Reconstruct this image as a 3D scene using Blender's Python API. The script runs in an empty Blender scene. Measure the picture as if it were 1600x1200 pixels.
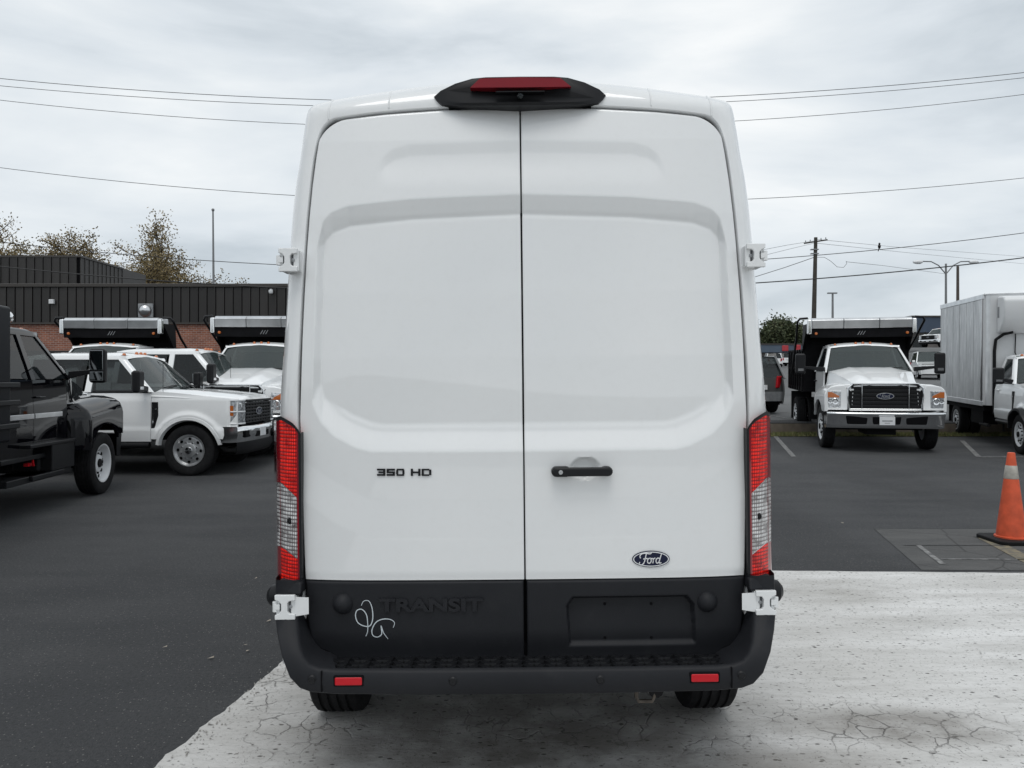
import bpy, bmesh, math, random
import numpy as np
from mathutils import Matrix, Vector, Euler

random.seed(7); np.random.seed(7)
R = math.radians
SC = bpy.context.scene
COL = SC.collection

# ------------------------------------------------------------------ camera, sky, sun, exposure
HC = 1.66          # camera height in metres
cam_d = bpy.data.cameras.new('camera')
cam = bpy.data.objects.new('camera', cam_d); COL.objects.link(cam)
cam.location = (0, 0, HC); cam.rotation_euler = (R(90), 0, 0)
cam_d.sensor_width = 36; cam_d.lens = 27.0; cam_d.shift_y = -4 / 1600
cam_d.clip_start = 0.05; cam_d.clip_end = 4000
SC.camera = cam

SUN_EL, SUN_AZ = R(66), R(186)       # high behind the clouds, over the photographer
world = bpy.data.worlds.new('World'); SC.world = world; world.use_nodes = True
wn = world.node_tree.nodes; wl = world.node_tree.links; wn.clear()
def wnode(t, **kw):
    n = wn.new(t)
    for k, v in kw.items(): setattr(n, k, v)
    return n
w_out = wnode('ShaderNodeOutputWorld'); w_bg = wnode('ShaderNodeBackground')
w_sky = wnode('ShaderNodeTexSky'); w_sky.sky_type = 'NISHITA'; w_sky.sun_disc = False
w_sky.sun_elevation = SUN_EL; w_sky.sun_rotation = SUN_AZ
w_tc = wnode('ShaderNodeTexCoord'); w_map = wnode('ShaderNodeMapping')
w_map.inputs['Scale'].default_value = (1.0, 1.0, 3.4); w_map.inputs['Location'].default_value = (3.1, 1.7, .35)
w_n1 = wnode('ShaderNodeTexNoise'); w_n1.inputs['Scale'].default_value = 2.0; w_n1.inputs['Detail'].default_value = 7; w_n1.inputs['Roughness'].default_value = .52; w_n1.inputs['Distortion'].default_value = .35
w_r1 = wnode('ShaderNodeValToRGB')
cr = w_r1.color_ramp
cr.elements[0].position = .34; cr.elements[0].color = (5.2, 5.75, 6.2, 1)
cr.elements[1].position = .66; cr.elements[1].color = (8.9, 9.1, 9.15, 1)
e = cr.elements.new(.46); e.color = (6.8, 7.3, 7.7, 1)
e = cr.elements.new(.56); e.color = (7.7, 8.1, 8.35, 1)
w_mix = wnode('ShaderNodeMix'); w_mix.data_type = 'RGBA'; w_mix.inputs[0].default_value = .94
wl.new(w_tc.outputs['Generated'], w_map.inputs['Vector']); wl.new(w_map.outputs[0], w_n1.inputs['Vector'])
wl.new(w_n1.outputs['Fac'], w_r1.inputs[0])
wl.new(w_sky.outputs[0], w_mix.inputs[6]); wl.new(w_r1.outputs[0], w_mix.inputs[7])
wl.new(w_mix.outputs[2], w_bg.inputs['Color']); w_bg.inputs['Strength'].default_value = .1
wl.new(w_bg.outputs[0], w_out.inputs[0])

sun_d = bpy.data.lights.new('sun', 'SUN'); sun_d.energy = .95; sun_d.angle = R(30); sun_d.color = (1, .97, .93)
sun = bpy.data.objects.new('sun', sun_d); COL.objects.link(sun)
sdir = Vector((math.sin(SUN_AZ) * math.cos(SUN_EL), math.cos(SUN_AZ) * math.cos(SUN_EL), math.sin(SUN_EL)))
sun.rotation_euler = sdir.to_track_quat('Z', 'Y').to_euler(); sun.location = sdir * 60

vs = SC.view_settings
vs.view_transform = 'Standard'; vs.look = 'None'; vs.gamma = 1; vs.exposure = .15; vs.use_curve_mapping = False

# ------------------------------------------------------------------ pixel helpers (photo is 1600x1200)
F, YH = 1200.0, 596.0
def PX(px, py, Y): return Vector(((px - 800) * Y / F, Y, HC - (py - YH) * Y / F))
def smooth(t):
    t = np.clip(t, 0, 1); return t * t * (3 - 2 * t)
def gz(x, y):
    """height of the ground: rises gently to the back, steps up to the upper lot on the right"""
    z = .031 * max(0.0, min(y, 20.3) - 11.5)
    r = float(smooth((x + 2) / 3.0))
    if y > 20.3:
        up = .30 + .040 * (min(y, 150) - 20.3)
        up += 2.2 * float(smooth((y - 56) / 18)) * float(smooth((x / y - .44) / .08))
        z = z + r * up + (1 - r) * .02 * (min(y, 60) - 20.3)
    return z

# ------------------------------------------------------------------ materials
MATS = {}
def mat(name, col, rough=.5, metal=0, coat=0, var=0, vscale=8, bump=0, bscale=60, emit=0, spec=.5, ecol=None):
    if name in MATS: return MATS[name]
    m = bpy.data.materials.new(name); m.use_nodes = True; nt = m.node_tree; b = nt.nodes['Principled BSDF']
    b.inputs['Base Color'].default_value = (*col, 1); b.inputs['Roughness'].default_value = rough
    b.inputs['Metallic'].default_value = metal; b.inputs['Coat Weight'].default_value = coat
    b.inputs['Coat Roughness'].default_value = .04; b.inputs['Specular IOR Level'].default_value = spec
    if emit:
        b.inputs['Emission Color'].default_value = (*(ecol or col), 1); b.inputs['Emission Strength'].default_value = emit
    if var or bump:
        tc = nt.nodes.new('ShaderNodeTexCoord')
    if var:
        n = nt.nodes.new('ShaderNodeTexNoise'); n.inputs['Scale'].default_value = vscale; n.inputs['Detail'].default_value = 6
        nt.links.new(tc.outputs['Object'], n.inputs['Vector'])
        rp = nt.nodes.new('ShaderNodeValToRGB'); rp.color_ramp.elements[0].position = .3; rp.color_ramp.elements[1].position = .7
        rp.color_ramp.elements[0].color = (*[c * (1 - var) for c in col], 1); rp.color_ramp.elements[1].color = (*[min(1, c * (1 + var)) for c in col], 1)
        nt.links.new(n.outputs['Fac'], rp.inputs[0]); nt.links.new(rp.outputs[0], b.inputs['Base Color'])
    if bump:
        n = nt.nodes.new('ShaderNodeTexNoise'); n.inputs['Scale'].default_value = bscale; n.inputs['Detail'].default_value = 3
        nt.links.new(tc.outputs['Object'], n.inputs['Vector'])
        bp = nt.nodes.new('ShaderNodeBump'); bp.inputs['Strength'].default_value = bump; bp.inputs['Distance'].default_value = .01
        nt.links.new(n.outputs['Fac'], bp.inputs['Height']); nt.links.new(bp.outputs[0], b.inputs['Normal'])
    MATS[name] = m
    return m

class NT:
    """small wrapper to write node materials"""
    def __init__(s, name):
        s.m = bpy.data.materials.new(name); s.m.use_nodes = True; s.t = s.m.node_tree; s.b = s.t.nodes['Principled BSDF']
        s.tc = s.t.nodes.new('ShaderNodeTexCoord'); MATS[name] = s.m
    def n(s, t, ins=None, **kw):
        x = s.t.nodes.new(t)
        for k, v in kw.items(): setattr(x, k, v)
        for k, v in (ins or {}).items():
            if hasattr(v, 'is_output') or isinstance(v, bpy.types.NodeSocket): s.t.links.new(v, x.inputs[k])
            else: x.inputs[k].default_value = v
        return x
    def map(s, scale=(1, 1, 1), loc=(0, 0, 0), rot=(0, 0, 0)):
        return s.n('ShaderNodeMapping', {'Vector': s.tc.outputs['Object'], 'Scale': scale, 'Location': loc, 'Rotation': rot}).outputs[0]
    def noise(s, scale, detail=5, rough=.5, vec=None, dist=0):
        return s.n('ShaderNodeTexNoise', {'Vector': vec if vec is not None else s.tc.outputs['Object'], 'Scale': scale, 'Detail': detail, 'Roughness': rough, 'Distortion': dist}).outputs['Fac']
    def ramp(s, fac, stops):
        r = s.n('ShaderNodeValToRGB', {0: fac}); c = r.color_ramp
        while len(c.elements) < len(stops): c.elements.new(.5)
        for e, (p, col) in zip(c.elements, stops):
            e.position = p; e.color = (*col, 1) if len(col) == 3 else col
        return r.outputs[0]
    def g(s, fac, a, b):      # grey ramp
        return s.ramp(fac, [(a, (0, 0, 0)), (b, (1, 1, 1))] if a < b else [(b, (1, 1, 1)), (a, (0, 0, 0))])
    def mix(s, fac, a, b, mode='MIX'):
        x = s.n('ShaderNodeMix', data_type='RGBA', blend_type=mode)
        for i, v in ((0, fac), (6, a), (7, b)):
            if isinstance(v, bpy.types.NodeSocket): s.t.links.new(v, x.inputs[i])
            else: x.inputs[i].default_value = v if i == 0 else (*v, 1)
        return x.outputs[2]
    def math(s, op, a, b=0):
        x = s.n('ShaderNodeMath', operation=op)
        for i, v in ((0, a), (1, b)):
            if isinstance(v, bpy.types.NodeSocket): s.t.links.new(v, x.inputs[i])
            else: x.inputs[i].default_value = v
        return x.outputs[0]
    def out(s, col=None, rough=None, height=None, strength=.3, dist=.01):
        if col is not None: s.t.links.new(col, s.b.inputs['Base Color'])
        if rough is not None:
            if isinstance(rough, bpy.types.NodeSocket): s.t.links.new(rough, s.b.inputs['Roughness'])
            else: s.b.inputs['Roughness'].default_value = rough
        if height is not None:
            bp = s.n('ShaderNodeBump', {'Height': height, 'Strength': strength, 'Distance': dist}); s.t.links.new(bp.outputs[0], s.b.inputs['Normal'])
        return s.m

def spot(s, cx, cy, rx, ry):
    """soft elliptical mask on the ground plane around a point (object coordinates)"""
    sep = s.n('ShaderNodeSeparateXYZ', {0: s.tc.outputs['Object']})
    dx = s.math('DIVIDE', s.math('SUBTRACT', sep.outputs[0], cx), rx); dy = s.math('DIVIDE', s.math('SUBTRACT', sep.outputs[1], cy), ry)
    d = s.math('SQRT', s.math('ADD', s.math('MULTIPLY', dx, dx), s.math('MULTIPLY', dy, dy)))
    return s.ramp(d, [(0, (1, 1, 1)), (.45, (.8, .8, .8)), (1, (0, 0, 0))])

def asphalt_mat():
    s = NT('asphalt')
    big = s.noise(.16, 4, .55, s.map((1, 2.2, 1))); mid = s.noise(1.1, 5, .6, s.map((.5, 1.6, 1))); fine = s.noise(150, 2, .6); grit = s.noise(48, 3, .7)
    c = s.ramp(big, [(.3, (.043, .045, .049)), (.7, (.074, .076, .079))])
    c = s.mix(s.math('MULTIPLY', s.g(mid, .38, .75), .55), c, (.100, .101, .102))
    c = s.mix(s.math('MULTIPLY', s.g(fine, .55, .72), .45), c, (.15, .15, .15))
    c = s.mix(s.math('MULTIPLY', s.g(grit, .54, .34), .55), c, (.022, .023, .025))
    trk = s.noise(.5, 3, .5, s.map((.9, .06, 1), (0, 0, 0), (0, 0, R(-24)))); c = s.mix(s.math('MULTIPLY', s.g(trk, .52, .66), .35), c, (.034, .035, .037))
    dmp = s.noise(.33, 5, .6, s.map((1, 1, 1), (4, 2, 0))); c = s.mix(s.math('MULTIPLY', s.g(dmp, .58, .68), .35), c, (.030, .031, .033))
    vo = s.n('ShaderNodeTexVoronoi', {'Vector': s.tc.outputs['Object'], 'Scale': 75.0}); st = s.math('MULTIPLY', s.g(vo.outputs['Distance'], .34, .22), s.g(s.n('ShaderNodeSeparateXYZ', {0: vo.outputs['Color']}).outputs[0], .86, .92))
    c = s.mix(s.math('MULTIPLY', st, .8), c, (.22, .215, .205))
    h = s.math('ADD', fine, s.math('MULTIPLY', grit, 1.6))
    s.b.inputs['Specular IOR Level'].default_value = .22
    return s.out(c, .85, h, .8, .009)
def upper_mat():
    s = NT('old_asphalt_lot')
    big = s.noise(.12, 4, .5, s.map((.5, 1.6, 1)))
    c = s.ramp(big, [(.3, (.075, .078, .08)), (.7, (.12, .122, .122))])
    return s.out(c, .85)
def old_patch_mat():
    s = NT('old_asphalt_patch')
    a = s.noise(1.6, 6, .65, s.map((1, 2.4, 1))); fine = s.noise(110, 2, .6); cr = s.n('ShaderNodeTexVoronoi', {'Vector': s.tc.outputs['Object'], 'Scale': 1.3}, feature='DISTANCE_TO_EDGE').outputs['Distance']
    c = s.ramp(a, [(.3, (.046, .047, .048)), (.7, (.084, .084, .083))])
    c = s.mix(s.math('MULTIPLY', s.g(fine, .52, .72), .4), c, (.16, .155, .145))
    c = s.mix(s.math('MULTIPLY', s.g(cr, .014, .004), .7), c, (.02, .02, .02))
    return s.out(c, .9, fine, .6, .006)
def concrete_mat():
    s = NT('white_concrete')
    base = s.noise(1.3, 6, .62, s.map((.55, 2.6, 1), (2, 1, 0))); cloud = s.noise(.7, 4, .5); speck = s.noise(62, 3, .65); sp2 = s.noise(21, 3, .6); streak = s.noise(5, 6, .7, s.map((.5, 4.0, 1), (7, 3, 0)))
    c = s.ramp(base, [(.28, (.46, .452, .435)), (.5, (.63, .625, .612)), (.72, (.76, .757, .75))])
    c = s.mix(s.math('MULTIPLY', s.g(streak, .55, .76), .45), c, (.30, .295, .28))
    c = s.mix(s.math('MULTIPLY', s.g(cloud, .46, .72), .42), c, (.42, .41, .385))
    tex = s.noise(26, 6, .75, s.map((.7, 2.2, 1)))
    c = s.mix(s.math('MULTIPLY', s.g(tex, .50, .68), .45), c, (.36, .355, .34))
    c = s.mix(s.math('MULTIPLY', s.g(speck, .60, .70), .85), c, (.11, .105, .095))
    vo = s.n('ShaderNodeTexVoronoi', {'Vector': s.map((.8, 1.4, 1)), 'Scale': 26.0}); pit = s.math('MULTIPLY', s.g(vo.outputs['Distance'], .30, .16), s.g(s.n('ShaderNodeSeparateXYZ', {0: vo.outputs['Color']}).outputs[0], .80, .86))
    c = s.mix(s.math('MULTIPLY', pit, .9), c, (.05, .048, .045))
    c = s.mix(s.math('MULTIPLY', s.g(sp2, .66, .72), .8), c, (.07, .068, .064))
    # brown worn ground where vehicles stand; first patch also paints in the van's shadow
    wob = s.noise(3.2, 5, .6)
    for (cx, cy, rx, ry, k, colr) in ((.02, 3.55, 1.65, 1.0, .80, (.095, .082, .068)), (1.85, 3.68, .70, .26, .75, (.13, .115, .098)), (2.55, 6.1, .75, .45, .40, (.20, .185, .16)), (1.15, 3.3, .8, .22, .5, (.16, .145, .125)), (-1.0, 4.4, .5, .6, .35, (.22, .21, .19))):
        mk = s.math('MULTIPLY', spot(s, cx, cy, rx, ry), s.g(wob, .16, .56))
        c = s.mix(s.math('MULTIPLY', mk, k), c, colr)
    # cracks, broken up by noise, denser in the stained places
    vec = s.n('ShaderNodeMix', {0: .12, 4: s.map((1, 1, 1)), 5: s.n('ShaderNodeTexNoise', {'Vector': s.tc.outputs['Object'], 'Scale': 6, 'Detail': 5}).outputs['Color']}, data_type='VECTOR').outputs[1]
    cr1 = s.n('ShaderNodeTexVoronoi', {'Vector': vec, 'Scale': 2.1}, feature='DISTANCE_TO_EDGE').outputs['Distance']
    cr2 = s.n('ShaderNodeTexVoronoi', {'Vector': vec, 'Scale': 8.5}, feature='DISTANCE_TO_EDGE').outputs['Distance']
    gate = s.noise(2.1, 4, .6, s.map((1, 1, 1), (5, 9, 0)))
    gate2 = s.noise(4.5, 4, .6, s.map((1, 1, 1), (1, 4, 0)))
    m1 = s.math('MULTIPLY', s.g(cr1, .010, .003), s.g(gate, .62, .70))
    near = s.math('MAXIMUM', spot(s, 1.85, 3.68, .85, .36), s.math('MAXIMUM', spot(s, -1.05, 4.1, .55, .9), s.math('MULTIPLY', spot(s, .6, 3.75, 1.3, .4), .8)))
    m2 = s.math('MULTIPLY', s.math('MULTIPLY', s.g(cr2, .034, .010), s.g(gate2, .42, .55)), near)
    m = s.math('MAXIMUM', m1, m2)
    c = s.mix(s.math('MULTIPLY', m, .75), c, (.06, .056, .052))
    h = s.math('SUBTRACT', s.math('ADD', s.math('MULTIPLY', tex, .6), s.math('MULTIPLY', base, .5)), s.math('ADD', m, s.math('MULTIPLY', pit, .5)))
    s.b.inputs['Specular IOR Level'].default_value = .4
    return s.out(c, .78, h, .7, .012)
def brick_mat():
    s = NT('red_brick')
    br = s.n('ShaderNodeTexBrick', {'Vector': s.map((1, 1, 1), (0, 0, 0), (R(90), 0, 0)), 'Color1': (.33, .115, .065, 1), 'Color2': (.20, .066, .042, 1), 'Mortar': (.36, .31, .27, 1), 'Scale': 1.0, 'Mortar Size': .008, 'Brick Width': .21, 'Row Height': .075, 'Bias': -.1})
    n = s.noise(2, 4); c = s.mix(s.math('MULTIPLY', s.g(n, .4, .7), .35), br.outputs['Color'], (.10, .04, .03))
    return s.out(c, .85, br.outputs['Fac'], -.4, .01)
def grid_lens(name, lit, dark, sx, sz, emit, rough=.12):
    """moulded lamp optics: a fine grid of little cells"""
    s = NT(name)
    sep = s.n('ShaderNodeSeparateXYZ', {0: s.tc.outputs['Object']})
    gx = s.math('ABSOLUTE', s.math('SINE', s.math('MULTIPLY', sep.outputs[0], sx))); gzz = s.math('ABSOLUTE', s.math('SINE', s.math('MULTIPLY', sep.outputs[2], sz)))
    cell = s.math('MULTIPLY', gx, gzz); n = s.noise(28, 3)
    f = s.math('MULTIPLY', s.g(cell, .12, .75), s.g(n, .25, .6))
    c = s.mix(f, dark, lit); s.out(c, rough, cell, .6, .004)
    s.b.inputs['Coat Weight'].default_value = 1
    if emit:
        s.t.links.new(s.mix(f, (.10, .0, .0), (1.0, .028, .012)), s.b.inputs['Emission Color']); s.b.inputs['Emission Strength'].default_value = emit; s.b.inputs['Specular IOR Level'].default_value = .25; s.b.inputs['Coat Weight'].default_value = .35
    return s.m
def white_paint(name='white_paint', k=1.0):
    s = NT(name)
    n = s.noise(1.2, 4, .5, s.map((1, 1, .6))); d = s.noise(30, 5, .7)
    c = s.ramp(n, [(.3, (.785 * k, .80 * k, .805 * k)), (.7, (.83 * k, .84 * k, .84 * k))])
    c = s.mix(s.math('MULTIPLY', s.g(d, .5, .8), .10), c, (.55, .54, .52))
    s.b.inputs['Coat Weight'].default_value = 1.0; s.b.inputs['Coat Roughness'].default_value = .025; s.b.inputs['Coat IOR'].default_value = 1.55
    peel = s.noise(140, 2, .5)
    return s.out(c, .38, peel, .02, .002)
def cladding():
    s = NT('black_plastic_grain')
    f = s.noise(420, 2, .5); n = s.noise(2.2, 5, .6); dust = s.noise(9, 6, .7)
    c = s.ramp(n, [(.3, (.011, .0118, .0145)), (.7, (.016, .017, .020))])
    c = s.mix(s.math('MULTIPLY', s.g(dust, .55, .8), .16), c, (.05, .05, .05))
    s.b.inputs['Specular IOR Level'].default_value = .22
    return s.out(c, .55, f, .25, .002)
def steel_panel():
    s = NT('box_aluminium')
    a = s.noise(2.2, 5, .6, s.map((1.3, 1.3, .5))); b = s.noise(12, 4, .7, s.map((1, 1, .12)))
    c = s.ramp(a, [(.3, (.42, .43, .44)), (.7, (.64, .65, .655))])
    c = s.mix(s.math('MULTIPLY', s.g(b, .52, .66), .75), c, (.86, .87, .87))
    s.b.inputs['Metallic'].default_value = .35
    return s.out(c, .38, a, .12, .02)
def leaf_mat(name, a, b):
    s = NT(name); o = s.n('ShaderNodeObjectInfo'); n = s.noise(1.7, 3)
    g2 = s.n('ShaderNodeNewGeometry').outputs['Random Per Island']
    c = s.mix(g2, a, b); return s.out(c, .7)

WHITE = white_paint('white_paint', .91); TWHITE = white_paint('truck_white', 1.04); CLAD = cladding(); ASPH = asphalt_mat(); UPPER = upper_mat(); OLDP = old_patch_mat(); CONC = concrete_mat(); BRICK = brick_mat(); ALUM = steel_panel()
BLKPAINT = mat('black_paint', (.003, .003, .0045), .03, spec=.42)
DARK = mat('black_rubber', (.009, .009, .010), .7, bump=.2, spec=.2)
BLACK = mat('black_satin', (.009, .0095, .011), .42, spec=.25)
SEAL = mat('seal_black', (.004, .004, .005), .8, spec=.1)
TYRE = mat('tyre_rubber', (.013, .013, .014), .8, spec=.2, var=.3, vscale=20, bump=.25, bscale=90)
CHROME = mat('chrome', (.80, .81, .82), .08, 1)
BRAKEL = mat('brake_lens_red', (.20, .006, .014), .3, spec=.3)
BRUSH = mat('brushed_aluminium', (.66, .67, .68), .28, 1, var=.12, vscale=4)
STEEL = mat('steel_wheel', (.52, .53, .54), .35, .8)
WWHEEL = mat('white_wheel', (.66, .67, .68), .4)
GLASS = mat('window_glass', (.014, .018, .020), .03, spec=.5)
WGLASS = mat('windscreen_glass', (.055, .07, .07), .05, spec=.7)
def see_through(m, f, tint):
    nt = m.node_tree; b = nt.nodes['Principled BSDF']; o = nt.nodes['Material Output']; t_ = nt.nodes.new('ShaderNodeBsdfTransparent'); t_.inputs[0].default_value = (*tint, 1)
    mx = nt.nodes.new('ShaderNodeMixShader'); mx.inputs[0].default_value = f; nt.links.new(b.outputs[0], mx.inputs[1]); nt.links.new(t_.outputs[0], mx.inputs[2]); nt.links.new(mx.outputs[0], o.inputs[0])
see_through(GLASS, .40, (.55, .60, .60)); see_through(WGLASS, .35, (.75, .80, .78))
AMBER = mat('amber_lens', (.50, .13, .02), .2, coat=1)
REDL = mat('red_reflector', (.48, .008, .016), .25, spec=.3)
DREDL = mat('dark_red_lens', (.20, .006, .012), .12, coat=1)
MIRR = mat('mirror_glass', (.55, .58, .6), .03, 1)
GRATE = mat('grille_black', (.006, .006, .007), .5, spec=.25)
HLIGHT = mat('headlight_glass', (.48, .50, .52), .10, .55, var=.5, vscale=30)
PLATE = mat('white_plate', (.72, .73, .74), .5)
BLUE = mat('badge_blue', (.004, .008, .032), .25, spec=.3)
SHIELD = mat('cab_shield_black', (.005, .005, .006), .55, var=.3, spec=.10)
RUST = mat('hitch_steel', (.10, .085, .07), .6, .4, var=.4, vscale=30)
CHALK = mat('chalk_white', (.55, .60, .63), .9)
GREYMETAL = mat('grey_metal', (.30, .31, .32), .5, .5, var=.15)
SILVERP = mat('tan_silver_paint', (.24, .25, .25), .3, .4, coat=1)

# ------------------------------------------------------------------ mesh helpers
class MB:
    def __init__(s): s.v = []; s.f = []; s.M = None
    def add(s, vs, fs):
        o = len(s.v)
        for p in vs:
            p = Vector(p)
            if s.M is not None: p = s.M @ p
            s.v.append(tuple(p))
        s.f += [tuple(i + o for i in f) for f in fs]
        return s
    def box(s, c, size, rot=None):
        x, y, z = [a / 2 for a in size]; c = Vector(c)
        vs = [Vector(p) for p in ((-x, -y, -z), (x, -y, -z), (x, y, -z), (-x, y, -z), (-x, -y, z), (x, -y, z), (x, y, z), (-x, y, z))]
        if rot is not None:
            m = Euler(rot).to_matrix(); vs = [m @ p for p in vs]
        return s.add([p + c for p in vs], [(0, 3, 2, 1), (4, 5, 6, 7), (0, 1, 5, 4), (1, 2, 6, 5), (2, 3, 7, 6), (3, 0, 4, 7)])
    def b2(s, lo, hi):
        return s.box([(a + b) / 2 for a, b in zip(lo, hi)], [abs(b - a) for a, b in zip(lo, hi)])
    def hexa(s, p8):
        return s.add(p8, [(0, 3, 2, 1), (4, 5, 6, 7), (0, 1, 5, 4), (1, 2, 6, 5), (2, 3, 7, 6), (3, 0, 4, 7)])
    def prism(s, poly, axis, a, b):
        """poly in the two other axes (in xyz order), extruded along axis from a to b"""
        n = len(poly); vs = []
        for t in (a, b):
            for (p, q) in poly:
                vs.append({'x': (t, p, q), 'y': (p, t, q), 'z': (p, q, t)}[axis])
        fs = [tuple(range(n)), tuple(range(2 * n - 1, n - 1, -1))] + [(i, i + n, (i + 1) % n + n, (i + 1) % n) for i in range(n)]
        return s.add(vs, fs)
    def tube(s, pts, r, seg=8, cap=True):
        pts = [Vector(p) for p in pts]; n = len(pts); rr = r if isinstance(r, (list, tuple)) else [r] * n
        vs = []; up = None
        for i, p in enumerate(pts):
            t = (pts[min(i + 1, n - 1)] - pts[max(i - 1, 0)]).normalized()
            if up is None:
                up = Vector((0, 0, 1)) if abs(t.z) < .9 else Vector((1, 0, 0))
            a = t.cross(up)
            if a.length < 1e-4: a = t.cross(Vector((0, 1, 0)))
            a.normalize(); b = a.cross(t).normalized(); up = b
            for k in range(seg):
                w = 2 * math.pi * k / seg; vs.append(p + (a * math.cos(w) + b * math.sin(w)) * rr[i])
        fs = [(i * seg + k, i * seg + (k + 1) % seg, (i + 1) * seg + (k + 1) % seg, (i + 1) * seg + k) for i in range(n - 1) for k in range(seg)]
        if cap: fs += [tuple(range(seg - 1, -1, -1)), tuple((n - 1) * seg + k for k in range(seg))]
        return s.add(vs, fs)
    def lathe(s, prof, seg=32, axis='y', c=(0, 0, 0), cap=False):
        """prof: (radius, position along axis)"""
        vs = []
        for (r, t) in prof:
            for k in range(seg):
                w = 2 * math.pi * k / seg; a, b = r * math.cos(w), r * math.sin(w)
                p = {'x': (t, a, b), 'y': (a, t, b), 'z': (a, b, t)}[axis]
                vs.append((p[0] + c[0], p[1] + c[1], p[2] + c[2]))
        n = len(prof)
        fs = [(i * seg + k, i * seg + (k + 1) % seg, (i + 1) * seg + (k + 1) % seg, (i + 1) * seg + k) for i in range(n - 1) for k in range(seg)]
        if cap: fs += [tuple(range(seg)), tuple((n - 1) * seg + k for k in range(seg - 1, -1, -1))]
        return s.add(vs, fs)
    def grid(s, fn, us, vs_):
        nu, nv = len(us), len(vs_)
        pts = [fn(u, v) for v in vs_ for u in us]
        fs = [(j * nu + i, j * nu + i + 1, (j + 1) * nu + i + 1, (j + 1) * nu + i) for j in range(nv - 1) for i in range(nu - 1)]
        return s.add(pts, fs)
    def rows(s, rows, close=False):
        """rows of equal-length point lists"""
        n = len(rows[0]); pts = [p for r in rows for p in r]; fs = []
        for j in range(len(rows) - 1):
            for i in range(n - 1 + (1 if close else 0)):
                k = (i + 1) % n
                fs.append((j * n + i, j * n + k, (j + 1) * n + k, (j + 1) * n + i))
        return s.add(pts, fs)

def lin(a, b, n): return [a + (b - a) * i / (n - 1) for i in range(n)]
def lerp(a, b, t): return a + (b - a) * t

def mesh_of(mb, name, smooth_sh=True, angle=35, fix=True):
    me = bpy.data.meshes.new(name); me.from_pydata(mb.v, [], mb.f)
    if fix:
        bm = bmesh.new(); bm.from_mesh(me); bmesh.ops.remove_doubles(bm, verts=bm.verts, dist=1e-5); bmesh.ops.recalc_face_normals(bm, faces=bm.faces); bm.to_mesh(me); bm.free()
    if smooth_sh:
        me.shade_smooth(); me.set_sharp_from_angle(angle=R(angle))
    me.update()
    return me
def link(name, me, m, parent=None, loc=None):
    o = bpy.data.objects.new(name, me); COL.objects.link(o)
    if m is not None and me is not None and not me.materials: me.materials.append(m)
    if parent is not None: o.parent = parent
    if loc is not None: o.location = loc
    return o
def part(name, mb, m, parent=None, loc=None, bevel=0, seg=2, smooth_sh=True, angle=35, fix=True):
    o = link(name, mesh_of(mb, name, smooth_sh, angle, fix), m, parent, loc)
    if bevel:
        b = o.modifiers.new('bevel', 'BEVEL'); b.width = bevel; b.segments = seg; b.limit_method = 'ANGLE'; b.angle_limit = R(35); b.harden_normals = True
    return o
def tag(o, label=None, cat=None, group=None, kind=None):
    if label: o['label'] = label
    if cat: o['category'] = cat
    if group: o['group'] = group
    if kind: o['kind'] = kind
    return o
def thing(name, label, cat, loc=(0, 0, 0), rz=0, group=None, rx=0, ry=0):
    o = bpy.data.objects.new(name, None); COL.objects.link(o); o.location = loc; o.rotation_euler = (rx, ry, rz); o.empty_display_size = .3
    return tag(o, label, cat, group)
def text_mesh(txt, size, ext, sx=1.0, shear=0, bevel=0, spacing=1.0, offset=0):
    c = bpy.data.curves.new('txt', 'FONT'); c.body = txt; c.size = size; c.extrude = ext; c.align_x = 'CENTER'; c.align_y = 'CENTER'; c.shear = shear; c.bevel_depth = bevel; c.resolution_u = 4; c.space_character = spacing; c.offset = offset
    o = bpy.data.objects.new('txt', c); COL.objects.link(o)
    me = bpy.data.meshes.new_from_object(o.evaluated_get(bpy.context.evaluated_depsgraph_get()))
    bpy.data.objects.remove(o); bpy.data.curves.remove(c)
    me.transform(Matrix.Diagonal((sx, 1, 1, 1))); me.materials.clear()
    return me
def stroke(mb, pts, w, h, M, n=6):
    """a smooth hand-drawn stroke: catmull-rom through 2-D points, raised from the plane of M"""
    P = [Vector((p[0], p[1], 0)) for p in pts]; out = []
    for i in range(len(P) - 1):
        a, b, c, d = P[max(i - 1, 0)], P[i], P[i + 1], P[min(i + 2, len(P) - 1)]
        for k in range(n):
            t = k / n; out.append(.5 * ((2 * b) + (c - a) * t + (2 * a - 5 * b + 4 * c - d) * t * t + (3 * b - a - 3 * c + d) * t ** 3))
    out.append(P[-1])
    L = []
    for i, p in enumerate(out):
        t = (out[min(i + 1, len(out) - 1)] - out[max(i - 1, 0)]).normalized(); nn = Vector((-t.y, t.x, 0))
        ww = w * (1.0 if 0 < i < len(out) - 1 else .35)
        L.append([M @ (p + nn * ww / 2), M @ (p + nn * ww / 4 + Vector((0, 0, h))), M @ (p - nn * ww / 4 + Vector((0, 0, h))), M @ (p - nn * ww / 2)])
    mb.rows(L)

def rear_frame(x, y, z):   # local x right, y up, z towards the camera (-Y)
    return Matrix(((1, 0, 0, x), (0, 0, -1, y), (0, 1, 0, z), (0, 0, 0, 1)))
def front_frame(x, y, z):  # on a vehicle nose that looks to +X: local x -> +Y, y -> Z, z -> +X
    return Matrix(((0, 0, 1, x), (1, 0, 0, y), (0, 1, 0, z), (0, 0, 0, 1)))

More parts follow.
